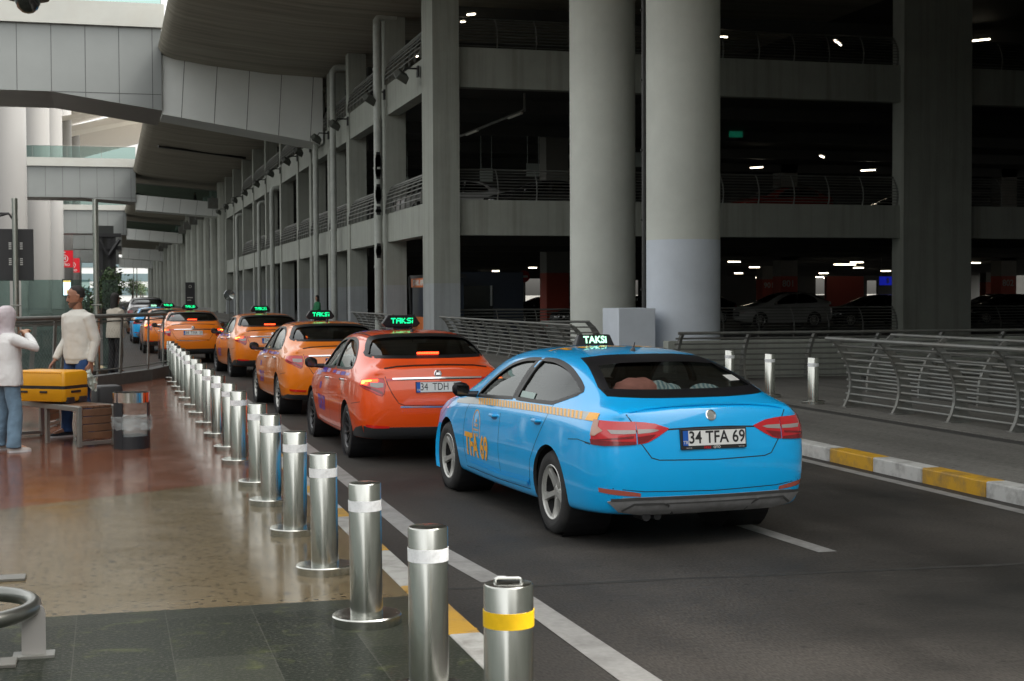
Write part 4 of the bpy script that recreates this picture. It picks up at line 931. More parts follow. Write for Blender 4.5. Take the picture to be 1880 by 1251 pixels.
# ------------------------------------------------------------------ bollards
def bollard(name, label, loc, h, tape, group, base=True):
    t = thing(name, label, 'bollard', loc, random.uniform(0,6), group)
    r = .085
    p = MB(); p.lathe([(r,.0),(r,h-.008),(r-.004,h-.002),(r-.012,h),(.0005,h)], 36); p.build('post', M_steel, t)
    if base:
        b = MB(); b.lathe([(.182,.0),(.182,.045),(.176,.052),(r+.001,.052)], 40); b.build('base_plate', M_steel, t)
    b = MB(); b.lathe([(r+.002,h-.145),(r+.0022,h-.09)], 36); b.build('reflective_band', tape, t, fixn=False)
    return t
bol0 = bollard('bollard', 'x', (1.285, 7.55, .2), .74, M_tape, 'steel bollards along the kerb')
bys = [6.02, 7.52, 8.99, 10.50, 12.05, 13.30, 15.10, 16.46, 18.06, 19.7, 21.4, 22.9, 24.5, 26.1, 27.6, 29.1, 30.6, 32.1]
ordn = ['second','third','fourth','fifth','sixth','seventh','eighth','ninth','tenth','eleventh','twelfth','thirteenth','fourteenth','fifteenth','sixteenth','seventeenth','eighteenth','nineteenth']
for i, yy in enumerate(bys):
    lab = f'steel bollard with white band, {ordn[i]} from the camera in the kerb row'
    if i == 0: lab = 'tall steel bollard with white band just behind the yellow banded one'
    if i == len(bys)-1: lab = 'farthest steel bollard of the kerb row, at the end of the mesh fence'
    if i == 0: bol0.location = (1.285+.01, yy, .2); bol0['label'] = lab
    else:
        c = dup(bol0, (1.285+random.uniform(-.012,.012), yy, .2), random.uniform(0,6), lab); c.rotation_euler = (random.uniform(-.009,.009), random.uniform(-.009,.009), random.uniform(0,6))
t = bollard('bollard', 'steel bollard with yellow band and lifting handle, nearest the camera', (1.30, 4.75, .2), .74, M_tapey, 'steel bollards along the kerb', base=False)
hd = MB(); hd.tube([(-.045,0,.735),(-.045,0,.752),(-.035,0,.757),(.035,0,.757),(.045,0,.752),(.045,0,.735)], .006, 8); hd.build('handle', M_steelpol, t); t.rotation_euler = (0,0,-.25)
b = [c for c in t.children if c.name.startswith('reflective')][0]; b.scale = (1.004,1.004,1.0)
for yy, lab in ((21.03,'steel bollard on the island nearest the curved railing'),(22.60,'middle steel bollard on the far island behind the blue taxi'),(24.25,'steel bollard on the island half hidden by the blue taxi roof')):
    c = dup(bol0, (10.79, yy, .15), random.uniform(0,6), lab, 'steel bollards on the far island')

# ------------------------------------------------------------------ curved railings
def railing(name, label, P0, P1, z, h, spacing, side, group=None, rails=9, wide=.23, parent=None, cap=None, slim=False):
    """side: unit vector (horizontal) towards which the top of the posts leans"""
    a, b = Vector((*P0, z)), Vector((*P1, z)); L = (b-a).length; d = (b-a).normalized(); sv = Vector((*side, 0))
    root = thing(name, label, 'railing', (0,0,0), 0, group) if parent is None else None
    if root: root.location = a
    off = a if root else Vector((0,0,0))
    prof = [(0,.07),(.10,.01),(.28,-.04),(.48,-.03),(.68,.04),(.86,.15),(1.0,.29)]
    def o(t):
        for i in range(len(prof)-1):
            if prof[i][0] <= t <= prof[i+1][0]:
                u = (t-prof[i][0])/(prof[i+1][0]-prof[i][0]); return (prof[i][1]*(1-u)+prof[i+1][1]*u)*h
    n = max(1, round(L/spacing)); m = MB() if not root else None
    for k in range(n+1):
        p = a+d*(L*k/n)-off; q = MB() if root else m
        pts = []; back = []
        for i in range(9):
            t = i/8; w = wide*(1.0-.5*t)*(1.6 if i == 0 else 1.15 if i == 1 else 1)
            pts.append(p+sv*o(t)+Vector((0,0,h*t))); back.append(p+sv*(o(t)-w)+Vector((0,0,h*t*.995)))
        th = d*(.012 if slim else .03)
        for i in range(8):
            q.hexa([pts[i]-th, back[i]-th, back[i]+th, pts[i]+th, pts[i+1]-th, back[i+1]-th, back[i+1]+th, pts[i+1]+th])
        if root:
            q.box(p.x-.07,p.x+.07,p.y-.10,p.y+.10,p.z,p.z+.015); q.build('post', M_galv, root)
    for i in range(rails+1):
        t = .09+.91*i/rails; q = MB() if root else m; r = (.017 if slim else .021) if i < rails else .032
        c = sv*(o(t)-.03 if i < rails else o(1)-.01)+Vector((0,0,h*t))
        q.tube([a-off-d*.12+c, b-off+d*.12+c], r, 8 if not slim else 5)
        if root: q.build('rail', M_galv, root)
    if not root: return m
    return root
railing('curved_railing', 'long galvanised curved railing at the right edge of the picture, nearest the camera', (11.0,3.0), (11.0,20.3), .15, 1.06, 1.5, (-1,0), 'curved railings by the garage')
railing('curved_railing', 'curved railing behind the red taxi, running from the orange one to the pillars', (10.85,33.0), (10.85,46.9), .15, 1.02, 1.3, (-1,0), 'curved railings by the garage')
railing('curved_railing', 'second curved railing behind the right one, bowed the opposite way', (13.0,4.0), (13.3,23.4), 0, 1.15, 1.7, (1,0), 'curved railings by the garage', rails=8)
railing('curved_railing', 'crosswise curved railing in front of the low grey wall', (12.0,29.7), (32,28.5), 0, 1.05, 1.55, (0,-1), 'curved railings by the garage', rails=8)
railing('curved_railing', 'short railing piece between the two big round pillars', (11.9,38.5), (12.9,38.0), .15, 1.0, .9, (-1,0), 'curved railings by the garage', rails=6)
railing('curved_railing', 'distant curved railing behind the roof of the orange taxi', (10.6,54), (10.6,63.5), .15, 1.0, 1.3, (-1,0), 'curved railings by the garage', rails=8)
s = MB(); s.box(12.0, 34, 30.3, 30.6, 0, .85); tag(s.build('low_wall', M_conc), 'low grey concrete wall behind the crosswise railing', 'wall')
# ------------------------------------------------------------------ car park building
GX, GY = 11.0, 49.9
root = thing('car_park_building', 'large open grey concrete car park with several dark storeys', 'car park', (GX, GY, 0))
def gb(name, fn, m=M_conc, parent=root, **k):
    q = MB(); fn(q); o = q.build(name, m, None, **k); o.parent = parent; o.matrix_parent_inverse = Matrix.Translation((-GX,-GY,0)); return o
SOF = 13.2
colY = [58.8, 68.2, 74.4, 81.5, 87.2, 96.1, 105.4, 114.6, 123.8, 133.0, 142.0]
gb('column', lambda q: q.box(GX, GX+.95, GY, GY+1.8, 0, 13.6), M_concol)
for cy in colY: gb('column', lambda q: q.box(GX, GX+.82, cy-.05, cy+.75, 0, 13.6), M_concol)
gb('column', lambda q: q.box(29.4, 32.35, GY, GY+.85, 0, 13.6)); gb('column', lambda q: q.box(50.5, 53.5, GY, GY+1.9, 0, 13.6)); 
ends = [GY+1.8]+colY
for i in range(len(colY)):
    y0 = (GY+1.8 if i == 0 else colY[i-1]+.75); y1 = colY[i]-.05
    for z0, z1 in ((4.05,5.2),(9.2,10.42)): gb('edge_beam', lambda q: q.box(GX+.06, GX+.55, y0, y1, z0, z1))
for z0, z1 in ((4.0,5.25),(9.2,10.6)):
    gb('edge_beam', lambda q: q.box(GX+.95, 29.4, GY+.25, GY+.7, z0, z1)); gb('edge_beam', lambda q: q.box(32.4, 50.5, GY+.25, GY+.7, z0, z1)); gb('edge_beam', lambda q: q.box(53.5, 110, GY+.25, GY+.7, z0, z1))
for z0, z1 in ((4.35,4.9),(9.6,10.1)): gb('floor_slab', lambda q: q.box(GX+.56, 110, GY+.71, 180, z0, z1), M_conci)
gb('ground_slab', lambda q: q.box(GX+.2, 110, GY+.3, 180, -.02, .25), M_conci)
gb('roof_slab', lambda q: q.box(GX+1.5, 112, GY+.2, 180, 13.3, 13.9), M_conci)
def backwall(q):
    z0, z1 = .25, 4.3; ops = [(47.4,49.8,1.0,3.7),(77.4,80.2,1.4,3.9),(85.0,86.8,1.6,3.95),(92.1,93.6,1.4,3.4),(61,61.6,1,3.5)]
    ops.sort(); x = GX
    for a, b, c, d in ops:
        q.box(x, a, 165, 165.4, z0, z1); q.box(a, b, 165, 165.4, z0, c); q.box(a, b, 165, 165.4, d, z1); x = b
    q.box(x, 125, 165, 165.4, z0, z1); q.box(GX, 125, 165, 165.4, 4.9, 9.6); q.box(GX, 125, 165, 165.4, 10.1, 13.3)
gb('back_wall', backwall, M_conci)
def _redcol(nt, n, l, p):
    tc = N(n, 'ShaderNodeTexCoord'); sp = N(n, 'ShaderNodeSeparateXYZ'); l.new(tc.outputs['Object'], sp.inputs[0]); g = N(n, 'ShaderNodeMath', operation='LESS_THAN'); g.inputs[1].default_value = 2.9; l.new(sp.outputs[2], g.inputs[0])
    m = N(n, 'ShaderNodeMix', data_type='RGBA'); l.new(g.outputs[0], m.inputs[0]); m.inputs[6].default_value = (.20,.19,.17,1); m.inputs[7].default_value = (.40,.06,.035,1); l.new(m.outputs[2], p.inputs['Base Color']); p.inputs['Roughness'].default_value = .6
M_redcol = tex_mat('inner_column_paint', _redcol)
for X, Y in ((20,66),(38.9,80),(46.2,98),(29,114),(22,98),(54,80),(70,98),(86,130),(62,146)):
    if 1:
        gb('inner_column', lambda q: (q.box(X, X+1.1, Y, Y+1.1, .25, 4.35), q.box(X, X+1.1, Y, Y+1.1, 4.9, 9.6)), M_redcol)
gb('inner_wall', lambda q: q.box(42.2, 44.7, 80.5, 80.8, .25, 2.9), mat('inner_wall_red', (.33,.05,.03), .6))
q = MB()
for X, Y, tx in ((38.9,80,'801'),(46.2,98,'901'),(54,80,'802')): text_mb(q, tx, .55, frame((X+.5, Y-.012, 2.45), (1,0,0), (0,0,1)), bold=.01)
o = q.build('column_number', mat('dull_white', (.45,.43,.40), .6), None); o.parent = root; o.matrix_parent_inverse = Matrix.Translation((-GX,-GY,0))
# ceiling beams and service trays inside
for Y in range(56, 160, 8):
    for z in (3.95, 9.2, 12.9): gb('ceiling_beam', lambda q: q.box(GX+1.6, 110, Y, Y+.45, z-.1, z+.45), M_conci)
# railings in the openings
for z in (5.2, 10.42):
    for i in range(len(colY)):
        y0 = (GY+1.8 if i == 0 else colY[i-1]+.75); y1 = colY[i]-.05
        if i > 8: continue
        m = MB(); k = max(3, int((y1-y0)/.9)); R = 1.15
        for j in range(k+1):
            y = y0+.05+(y1-y0-.1)*j/k
            arc = [(GX+.35-.42*cos(a)*1.0+.42*0, z+R*sin(a)) for a in [pi/2*t/6 for t in range(7)]]
            for (xa, za), (xb, zb) in zip(arc[:-1], arc[1:]):
                m.hexa([(xa,y-.02,za),(xa+.07,y-.02,za),(xa+.07,y+.02,za),(xa,y+.02,za),(xb,y-.02,zb),(xb+.07,y-.02,zb-.01),(xb+.07,y+.02,zb-.01),(xb,y+.02,zb)])
        for t in range(1, 10):
            a = pi/2*t/9.2; m.tube([(GX+.36-.42*cos(a), y0+.02, z+R*sin(a)), (GX+.36-.42*cos(a), y1-.02, z+R*sin(a))], .026, 5)
        o = m.build('balustrade', M_galv, None); o.parent = root; o.matrix_parent_inverse = Matrix.Translation((-GX,-GY,0))
for (xa, xb), zs in (((GX+1.0, 29.35), (.55, 5.25, 10.6)), ((32.45, 50.4), (.55, 5.25, 10.6))):
    for z in zs:
        m = railing('', '', (xa, GY+.45), (xb, GY+.45), z-(0 if z > 1 else .3), 1.1, 1.45, (0,1), parent=1, rails=9, wide=.07, slim=True)
        o = m.build('balustrade', M_galv, None); o.parent = root; o.matrix_parent_inverse = Matrix.Translation((-GX,-GY,0))
# hanging boards and a cable tray on the first floor
for i in range(6):
    x = 21.3-1.45*i*.98; y = 58+i*3.0; m = MB(); m.box(x, x+.62, y, y+.04, 7.25, 7.85); m.tube([(x+.05,y+.02,7.8),(x+.05,y+.02,9.5)], .012, 4); m.tube([(x+.57,y+.02,7.8),(x+.57,y+.02,9.5)], .012, 4)
    o = m.build('hanging_board', mat('pale_board', (.36,.40,.37), .5)); tag(o, f'{ORD[5-i]} from the left of the pale hanging boards under the first floor ceiling', 'hanging board', 'hanging boards in the car park')
m = MB(); m.tube([at(963,203,54), at(846,250,60)], .06, 6); m.tube([at(963,203,54), at(963,170,54)], .05, 6)
for f in (0, .7): 
    a, b = at(958,208,54).lerp(at(846,252,60), f), at(958,208,54).lerp(at(846,252,60), f+.2); m.tube([a, b], .05, 6, 1)
tag(m.build('cable_tray', [M_galv, mat('unlit_tube', (.55,.55,.5), .4)]), 'slanting cable tray with two unlit tubes under the car park ceiling', 'cable tray')
# lit tubes inside
lampspec = [(3.7,[(1348,481,24,0),(1385,491,20,0),(1356,502,16,0),(1394,510,13,0),(1417,506,16,0),(1551,486,44,0),(1573,482,26,0),(1576,492,20,0),(1512,502,18,0),(1505,509,15,0),(1519,511,14,0),(1626,498,20,0),(1792,483,18,0),(1845,487,40,0),(978,492,15,0),(1024,502,14,0),(910,498,13,0)],'lit ceiling tube on the ground floor of the car park'),
            (8.75,[(1389,308,20,-5),(1509,288,26,1),(1594,313,22,-4)],'lit ceiling tube on the first floor of the car park'),
            (12.7,[(1328,68,16,0),(1538,79,45,2),(1800,74,28,-8),(865,27,14,-12),(850,40,8,-9),(764,104,7,-4)],'lit ceiling tube on the top floor of the car park')]
for z, L, lab0 in lampspec:
    L.sort()
    for li, (px, py, w, sl) in enumerate(L):
        fl_ = 'ground' if z < 5 else 'first' if z < 10 else 'top'; lab = f'{ORD[li]} from the left of the lit tubes under the {fl_} floor ceiling'
        d = _F+_Rt*((px-940)/2678.0)-_U*((py-625.5)/2678.0); t = (z-1.92)/d.z; p = Vector((0,0,1.92))+d*t; hw = w/2*t/2678.0
        dirv = Vector((1, 0, 0)) if sl == 0 else (Vector((cos(R_(50)), -sin(R_(50))*(1 if sl < 0 else -1), 0)))
        hw = min(hw*(1.0 if sl == 0 else 1.25), 1.6)
        q = MB(); q.tube([-dirv*hw, dirv*hw], .032*max(1, t/80), 6, 1); nrm = Vector((-dirv.y, dirv.x, 0))
        q.hexa([-dirv*hw-nrm*.09+Vector((0,0,.04)), dirv*hw-nrm*.09+Vector((0,0,.04)), dirv*hw+nrm*.09+Vector((0,0,.04)), -dirv*hw+nrm*.09+Vector((0,0,.04)),
                -dirv*hw-nrm*.06+Vector((0,0,.12)), dirv*hw-nrm*.06+Vector((0,0,.12)), dirv*hw+nrm*.06+Vector((0,0,.12)), -dirv*hw+nrm*.06+Vector((0,0,.12))], 0)
        o = q.build('ceiling_light', [M_galv, M_lamp]); o.location = p; tag(o, lab, 'ceiling light', 'lit tubes on the '+('ground' if z < 5 else 'first' if z < 10 else 'top')+' floor ceiling')
# kiosks
k = thing('kiosk', 'navy kiosk cabin with a dark window inside the ground floor of the car park', 'kiosk', (13.4,56,.25))
M_navy = mat('navy_panel', (.014,.022,.038), .4); M_navy2 = mat('kiosk_window', (.008,.012,.014), .12)
q = MB(); q.box(0,2.6,0,2.6,0,2.55); q.build('cabin', M_navy, k, bevel=.02); q = MB(); q.box(.12,1.35,-.02,.0,.45,2.0); q.build('window', M_navy2, k)
q = MB(); q.box(1.22,1.30,-.05,-.021,1.2,2.0); q.build('window_frame', mat('pale_metal', (.4,.42,.42), .4), k)
k = thing('kiosk', 'kiosk with an orange lettered fascia behind the corner column', 'kiosk', (12.25,54.6,.25))
q = MB(); q.box(0.02,1.0,.15,5.2,0,2.3); q.build('cabin', M_navy, k); q = MB(); q.box(-.02,1.05,-.02,5.55,2.32,2.45); q.tube([(.06,5.45,0),(-.02,5.5,2.4)], .07, 6); q.build('roof_frame', M_black, k)
q = MB(); q.box(-.03,0,.0,5.2,1.95,2.32); q.box(-.02,.0,.3,5.0,.0,.75,0); o = q.build('fascia', mat('kiosk_orange', (.75,.20,.05), .45), k)
kx = k
q = MB(); text_mb(q, 'ISTANBUL AIRPORT', .30, frame((-.036, 3.55, 2.13), (0,-1,0), (0,0,1)), bold=.012, sx=.95); q.build('fascia_lettering', mat('fascia_white', (.85,.82,.78), .6), o)
# faces the road: local -x
# no-entry sign and small blue sign inside
q = MB(); p = at(962,508,80); q.lathe([(.001,0),(.34,0),(.34,.03),(.001,.03)], 24, 0, Matrix.Translation(p) @ Matrix.Rotation(pi/2,4,'X')); q.box(p.x-.22,p.x+.22,p.y-.045,p.y-.031,p.z-.06,p.z+.06,1); q.tube([p+Vector((0,.05,0)), Vector((p.x,p.y+.05,.25))], .04, 6, 2)
tag(q.build('no_entry_sign', [mat('sign_red', (.5,.02,.02), .4), M_white_t, M_galv], fixn=False), 'round red no entry sign beside the navy kiosk', 'road sign')
q = MB(); p = at(1627,516,75); q.box(p.x-.4,p.x+.4,p.y,p.y+.08,p.z-.25,p.z+.25,0); text_mb(q, '5', .36, frame((p.x+.1,p.y-.01,p.z),(1,0,0),(0,0,1)), 1, bold=.02); q.tube([p+Vector((-.3,.04,.2)), p+Vector((-.3,.04,1.6))], .02, 4, 2)
tag(q.build('hanging_sign', [mat('sign_blue', (.01,.02,.45), .4, emit=(.01,.02,.5), estr=.10), M_white_t, M_galv]), 'blue hanging sign under the ground floor car park ceiling', 'sign')
q = MB(); p = at(1351,247,64); q.box(p.x-.35,p.x+.35,p.y,p.y+.06,p.z-.14,p.z+.14,0); q.tube([p+Vector((.3,.03,.1)), p+Vector((.3,.03,1.5))], .02, 4, 0)
tag(q.build('exit_sign', [mat('exit_green', (.01,.12,.08), .4, emit=(.02,.35,.2), estr=.10)]), 'small green emergency sign on the first floor of the car park', 'sign')

# drain pipes, floodlights on the side facade
pipes = [(57.9+.95,13.15,.17,'nearest the corner column, with peeling dark patches'),(71.0,12.9,.15,'second from the corner column'),(77.2,12.6,.14,'third from the corner column, beside the bridge end'),(98.5,9.0,.16,'thick one with its elbow under the upper beam'),(107.3,8.6,.13,'behind the thick one, elbow under the upper beam'),(126,8.7,.14,'near the far end of the facade')]
for i, (y, zt, r, lab) in enumerate(pipes):
    m = MB(); X = GX-.32
    m.tube([(X,y,.15),(X,y,zt-.5),(X,y,zt-.15),(X+.12,y,zt+.02),(X+.35,y,zt+.06),(X+.8,y,zt+.06)], r, 12)
    for z in range(1, int(zt), 2): m.lathe([(r+.001,z),(r+.022,z),(r+.022,z+.09),(r+.001,z+.09)], 12, 0, Matrix.Translation((X,y,0)))
    if i == 0:
        for z0, z1 in ((6.6,7.7),(5.6,6.4),(5.15,5.5),(3.4,4.0)):
            for s_ in range(3): m.box(X-.10-.02*s_, X+.06+.02*s_, y-r-.006-.0*s_, y-r+.05, z0+.1*s_, z1-.12*s_, 1)
    tag(m.build('drain_pipe', [M_pipe, M_black]), f'grey drain pipe, {lab}', 'drain pipe', 'drain pipes on the car park side')
ft = None
for i, (cy, z) in enumerate([(52.2,9.85)]+[(y+.1, 9.9) for y in colY]):
    lab = ['floodlight on the corner column of the car park'] + [f'floodlight on the upper beam, number {w} from the corner column' for w in ['two','three','four','five','six','seven','eight','nine','ten','eleven','twelve']]
    if ft is None:
        ft = thing('floodlight', lab[0], 'floodlight', (GX-.05, cy, z), 0, 'floodlights along the car park side')
        m = MB(); m.tube([(.05,0,.25),(-.45,0,.25),(-.55,0,.10)], .035, 6); m.box(-.02,.05,-.12,.12,-.05,.35); m.build('bracket', M_black, ft)
        m = MB(); M4 = Matrix.Translation((-.60,-.05,-.05)) @ Euler((R_(35), R_(25), R_(20))).to_matrix().to_4x4()
        pp = [Vector(v) for v in ((-.26,-.24,-.13),(.26,-.24,-.13),(.26,.24,-.13),(-.26,.24,-.13),(-.20,-.2,.15),(.20,-.2,.15),(.20,.2,.15),(-.20,.2,.15))]
        m.hexa([M4 @ v for v in pp]); m.build('lamp_head', mat('lamp_housing', (.07,.075,.065), .5), ft, bevel=.04)
    else: dup(ft, (GX-.05, cy, z), 0, lab[i])

# ------------------------------------------------------------------ two big round pillars and the box
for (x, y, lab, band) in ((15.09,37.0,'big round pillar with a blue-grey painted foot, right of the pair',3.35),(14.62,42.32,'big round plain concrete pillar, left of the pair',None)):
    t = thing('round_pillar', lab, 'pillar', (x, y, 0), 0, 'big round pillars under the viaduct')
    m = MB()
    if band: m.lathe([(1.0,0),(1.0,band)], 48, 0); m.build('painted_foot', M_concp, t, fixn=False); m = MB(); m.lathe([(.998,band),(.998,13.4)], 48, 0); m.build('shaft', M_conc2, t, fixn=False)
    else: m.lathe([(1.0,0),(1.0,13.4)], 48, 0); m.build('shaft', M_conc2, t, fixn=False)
m = MB(); m.box(12.84,13.86,35.9,37.2,0,1.53); tag(m.build('concrete_box', M_concp, bevel=.015), 'pale grey concrete box against the foot of the right pillar', 'box')
m = MB()
for dx, r in ((0,.065),(.14,.03)):
    m.tube([(14.90+dx,39.5,0),(14.90+dx,39.5,13.3)], r, 8)
for z in range(2, 13, 2): m.box(14.80,15.12,39.47,39.53,z,z+.05)
tag(m.build('downpipe', [mat('dark_pipe', (.06,.06,.06), .5)]), 'thin dark downpipe between the two big round pillars', 'drain pipe')

# ------------------------------------------------------------------ viaduct overhead
v = thing('viaduct', 'dark board-marked concrete underside of the elevated road overhead', 'viaduct', (0,0,0))
m = MB(); Y0, Y1 = 4, 440
prof = [(2.62,14.45),(2.72,14.22),(2.95,14.04),(3.4,13.90),(5.2,13.62),(8.2,13.32),(11.3,13.2),(16,13.2),(24,13.25),(40,13.4),(75,13.4)]
ny = 40; vs = []
for j in range(ny+1):
    for x, z in prof: vs.append((x, Y0+(Y1-Y0)*j/ny, z))
n = len(prof); m.add(vs, [(j*n+i, j*n+i+1, (j+1)*n+i+1, (j+1)*n+i) for j in range(ny) for i in range(n-1)], 0, True)
m.add([(75,Y0,15.4),(2.8,Y0,15.0),(2.8,Y1,15.0),(75,Y1,15.4)], [(0,1,2,3)]); m.add([(2.8,Y0,15.0),(2.8,Y1,15.0),(2.62,Y1,14.45),(2.62,Y0,14.45)], [(0,1,2,3)])
for Y in (Y0, Y1): m.add([(x,Y,z) for x,z in prof]+[(75,Y,15.4),(2.8,Y,15.0)], [tuple(range(n+2))])
m.build('deck', M_soffit, v, fixn=False)
m = MB(); m.box(3.3, 3.6, Y0, Y1, 14.9, 15.7); m.build('parapet', M_conc, v)
m = MB()
for y, x0, x1 in ((52,4,10.9),(92,3,8),(118,3.2,10.8),(180,3,10.5)):
    m.add([(x0,y,13.70),(x0,y+.12,13.70),(x1,y+3.12,13.17),(x1,y+3.0,13.17)], [(0,1,2,3)])
m.build('soffit_joint', M_black, v, fixn=False)
for a, b, r in (((4,118,13.6),(11,121,13.1),.10),((3.2,176,13.8),(11,183,13.1),.14)):
    m = MB(); m.tube([a, b], r, 6); m.build('soffit_pipe', M_black, v)

m = MB(); m.box(15.2, 16.0, -45, 19.5, 0, 13.0); m.hexa([(15.2,19.5,0),(16,19.5,0),(27,35,0),(26.4,35.4,0),(15.2,19.5,13),(16,19.5,13),(27,35,13),(26.4,35.4,13)]); m.build('shade_wall', M_conc, v)  # unseen wall added out of frame to darken the right side
m = MB(); m.box(15.2, 75, -45, 3.9, 13.5, 15.4); m.build('shade_deck', M_soffit, v)  # unseen slab added to keep sky light off the right side
m = MB(); m.box(-10, 75, -32, -30, 0, 14); m.build('shade_end_wall', M_conc, v)  # closing wall added behind the camera to cut light from the rear
m = MB(); m.box(60, 61, -29.9, 49.4, 0, 13.2); m.build('shade_end_wall', M_conc, v)  # unseen wall added to stop sky light coming in from the right
# ------------------------------------------------------------------ footbridges between terminal and car park
def bridge(Y, lab, zc, za_top, za_bot, za_bot_r, xsplit, bt0, bt1, bb0, bb1, depth, pitch, glassB, xl=-14, kinkx=-2.6):
    b = thing('footbridge', lab, 'footbridge', (0, Y, 0), 0, 'footbridges crossing above the road')
    q = MB()   # left box: front panels cut by joints
    x = xsplit
    q.hexa([(xl,0,za_bot),(kinkx,0,za_bot),(kinkx,.3,za_bot),(xl,.3,za_bot),(xl,0,za_top),(kinkx,0,za_top),(kinkx,.3,za_top),(xl,.3,za_top)])
    q.hexa([(kinkx,0,za_bot),(xsplit,0,za_bot_r),(xsplit,.3,za_bot_r),(kinkx,.3,za_bot),(kinkx,0,za_top),(xsplit,0,za_top),(xsplit,.3,za_top),(kinkx,.3,za_top)])
    q.build('side_cladding', M_clad, b)
    q = MB()
    k = 0; x = xsplit-.45
    while x > xl:
        zb = za_bot if x < kinkx else za_bot+(za_bot_r-za_bot)*(x-kinkx)/(xsplit-kinkx); q.box(x-.014, x+.014, -.006, .0, zb, za_top); x -= pitch
    q.box(kinkx, xsplit, -.006, 0, za_bot-.02, za_bot+.01); q.build('panel_joint', M_joint, b)
    q = MB(); q.box(xl, xsplit+.15, -.25, .35, za_top+.02, zc); q.build('coping', M_cladw, b)
    q = MB(); d0 = .3
    q.add([(xl,0,za_bot-.002),(kinkx,0,za_bot-.002),(kinkx,depth,za_bot-.002),(xl,depth,za_bot-.002)], [(0,1,2,3)]); q.add([(kinkx,0,za_bot-.002),(xsplit,0,za_bot_r-.002),(xsplit,depth,za_bot_r-.002),(kinkx,depth,za_bot-.002)], [(0,1,2,3)])
    q.box(xl,xsplit,depth-.3,depth,za_bot+.01,za_top); q.box(xl,xsplit,.31,depth-.31,za_top-1.0,za_top-.8); q.box(xl,xsplit-.1,depth-.3,depth,za_top+.01,zc)
    q.add([(xsplit,.3,za_bot_r),(xsplit,depth,za_bot_r),(xsplit,depth,za_top),(xsplit,.3,za_top)], [(0,1,2,3)])
    q.build('underside', M_cladu, b, fixn=False)
    q = MB(); q.box(xl, xsplit, -.02, .0, zc, zc+1.15); q.build('glass_railing', M_bglass, b)
    q = MB(); x = xsplit
    while x > xl: q.box(x-.015, x+.015, -.03, .01, zc, zc+1.2); x -= 2*pitch
    q.tube([(xl,-.01,zc+1.17),(xsplit,-.01,zc+1.17)], .03, 6); q.build('glass_post', M_galv, b)
    x1 = 10.95   # right box, runs down to the car park
    q = MB(); dB = min(depth, 3.6)
    q.hexa([(xsplit+.02,.25,bb0),(x1,.25,bb1),(x1,dB,bb1+.0),(xsplit+.02,dB,bb0),(xsplit+.02,.25,bt0),(x1,.25,bt1),(x1,dB,bt1),(xsplit+.02,dB,bt0)]); q.build('ramp_cladding', M_clad2, b)
    q = MB(); n = max(2, round((x1-xsplit)/pitch))
    for i in range(1, n+1):
        t = (i-.35)/n; x = xsplit+(x1-xsplit)*t; zb = bb0+(bb1-bb0)*t; zt = bt0+(bt1-bt0)*t
        q.hexa([(x-.10-.014,.243,zb),(x-.10+.014,.243,zb),(x-.10+.014,.249,zb),(x-.10-.014,.249,zb),(x+.10-.014,.243,zt),(x+.10+.014,.243,zt),(x+.10+.014,.249,zt),(x+.10-.014,.249,zt)])
    q.build('panel_joint', M_joint, b)
    if glassB:
        q = MB(); q.hexa([(xsplit+.05,.3,bt0),(x1,.3,bt1),(x1,.33,bt1),(xsplit+.05,.33,bt0),(xsplit+.05,.3,bt0+1.1),(x1,.3,bt1+1.1),(x1,.33,bt1+1.1),(xsplit+.05,.33,bt0+1.1)]); q.build('glass_railing', M_bglass, b)
        q = MB(); q.tube([(xsplit,.3,bt0+1.15),(x1,.3,bt1+1.15)], .05, 6); q.build('hand_rail', M_galv, b)
    return b
bridge(76, 'nearest footbridge, grey clad box with white coping, top left', 16.55, 15.35, 12.05, 11.25, 2.78, 14.1, 13.3, 11.1, 9.80, 6.8, 1.62, False)
bridge(150, 'second footbridge behind the nearest one, glass railing on its ramp', 15.45, 14.6, 11.6, 11.2, 2.85, 11.95, 11.27, 10.45, 9.85, 5.5, 1.62, True)
bridge(224, 'third footbridge, beyond the second one', 15.3, 14.5, 11.1, 10.9, 2.85, 11.9, 11.2, 10.3, 9.7, 5.5, 2.2, True)
bridge(298, 'fourth footbridge, far down the road', 15.3, 14.5, 11.1, 10.9, 2.85, 11.4, 10.9, 9.3, 8.7, 6, 2.2, False)
bridge(372, 'farthest footbridge, above the bright opening', 15.3, 14.5, 10.1, 9.7, 2.85, 11.4, 10.9, 9.0, 8.6, 6, 2.2, False)

# ------------------------------------------------------------------ terminal side: white columns, canopy, wall
for i, (y, lab) in enumerate(((121.5,'nearest huge white round column at the left edge'),(170.5,'second huge white column, right of the nearest one'),(222,'third white column from the left edge'),(283,'fourth white column from the left edge'),(373,'farthest white column of the terminal row'))):
    m = MB(); m.lathe([(1.9,0),(1.9,60)], 48); o = m.build('white_column', M_white_col, fixn=False); o.location = (-7.9+.04*(i == 1), y, 0); tag(o, lab, 'column', 'white columns of the terminal')
m = MB(); m.box(-22.4,-22,-30,420,0,9)
for k in range(60): m.box(-22.0,-21.8,-30+k*7.5,-29.7+k*7.5,0,9,1)
for z in (4,8): m.box(-22.0,-21.85,-30,420,z,z+.4,1)
tag(m.build('terminal_facade', [mat('facade_glass', (.10,.12,.12), .3), M_galv]), 'glazed terminal facade along the left side behind the white columns', 'terminal building')
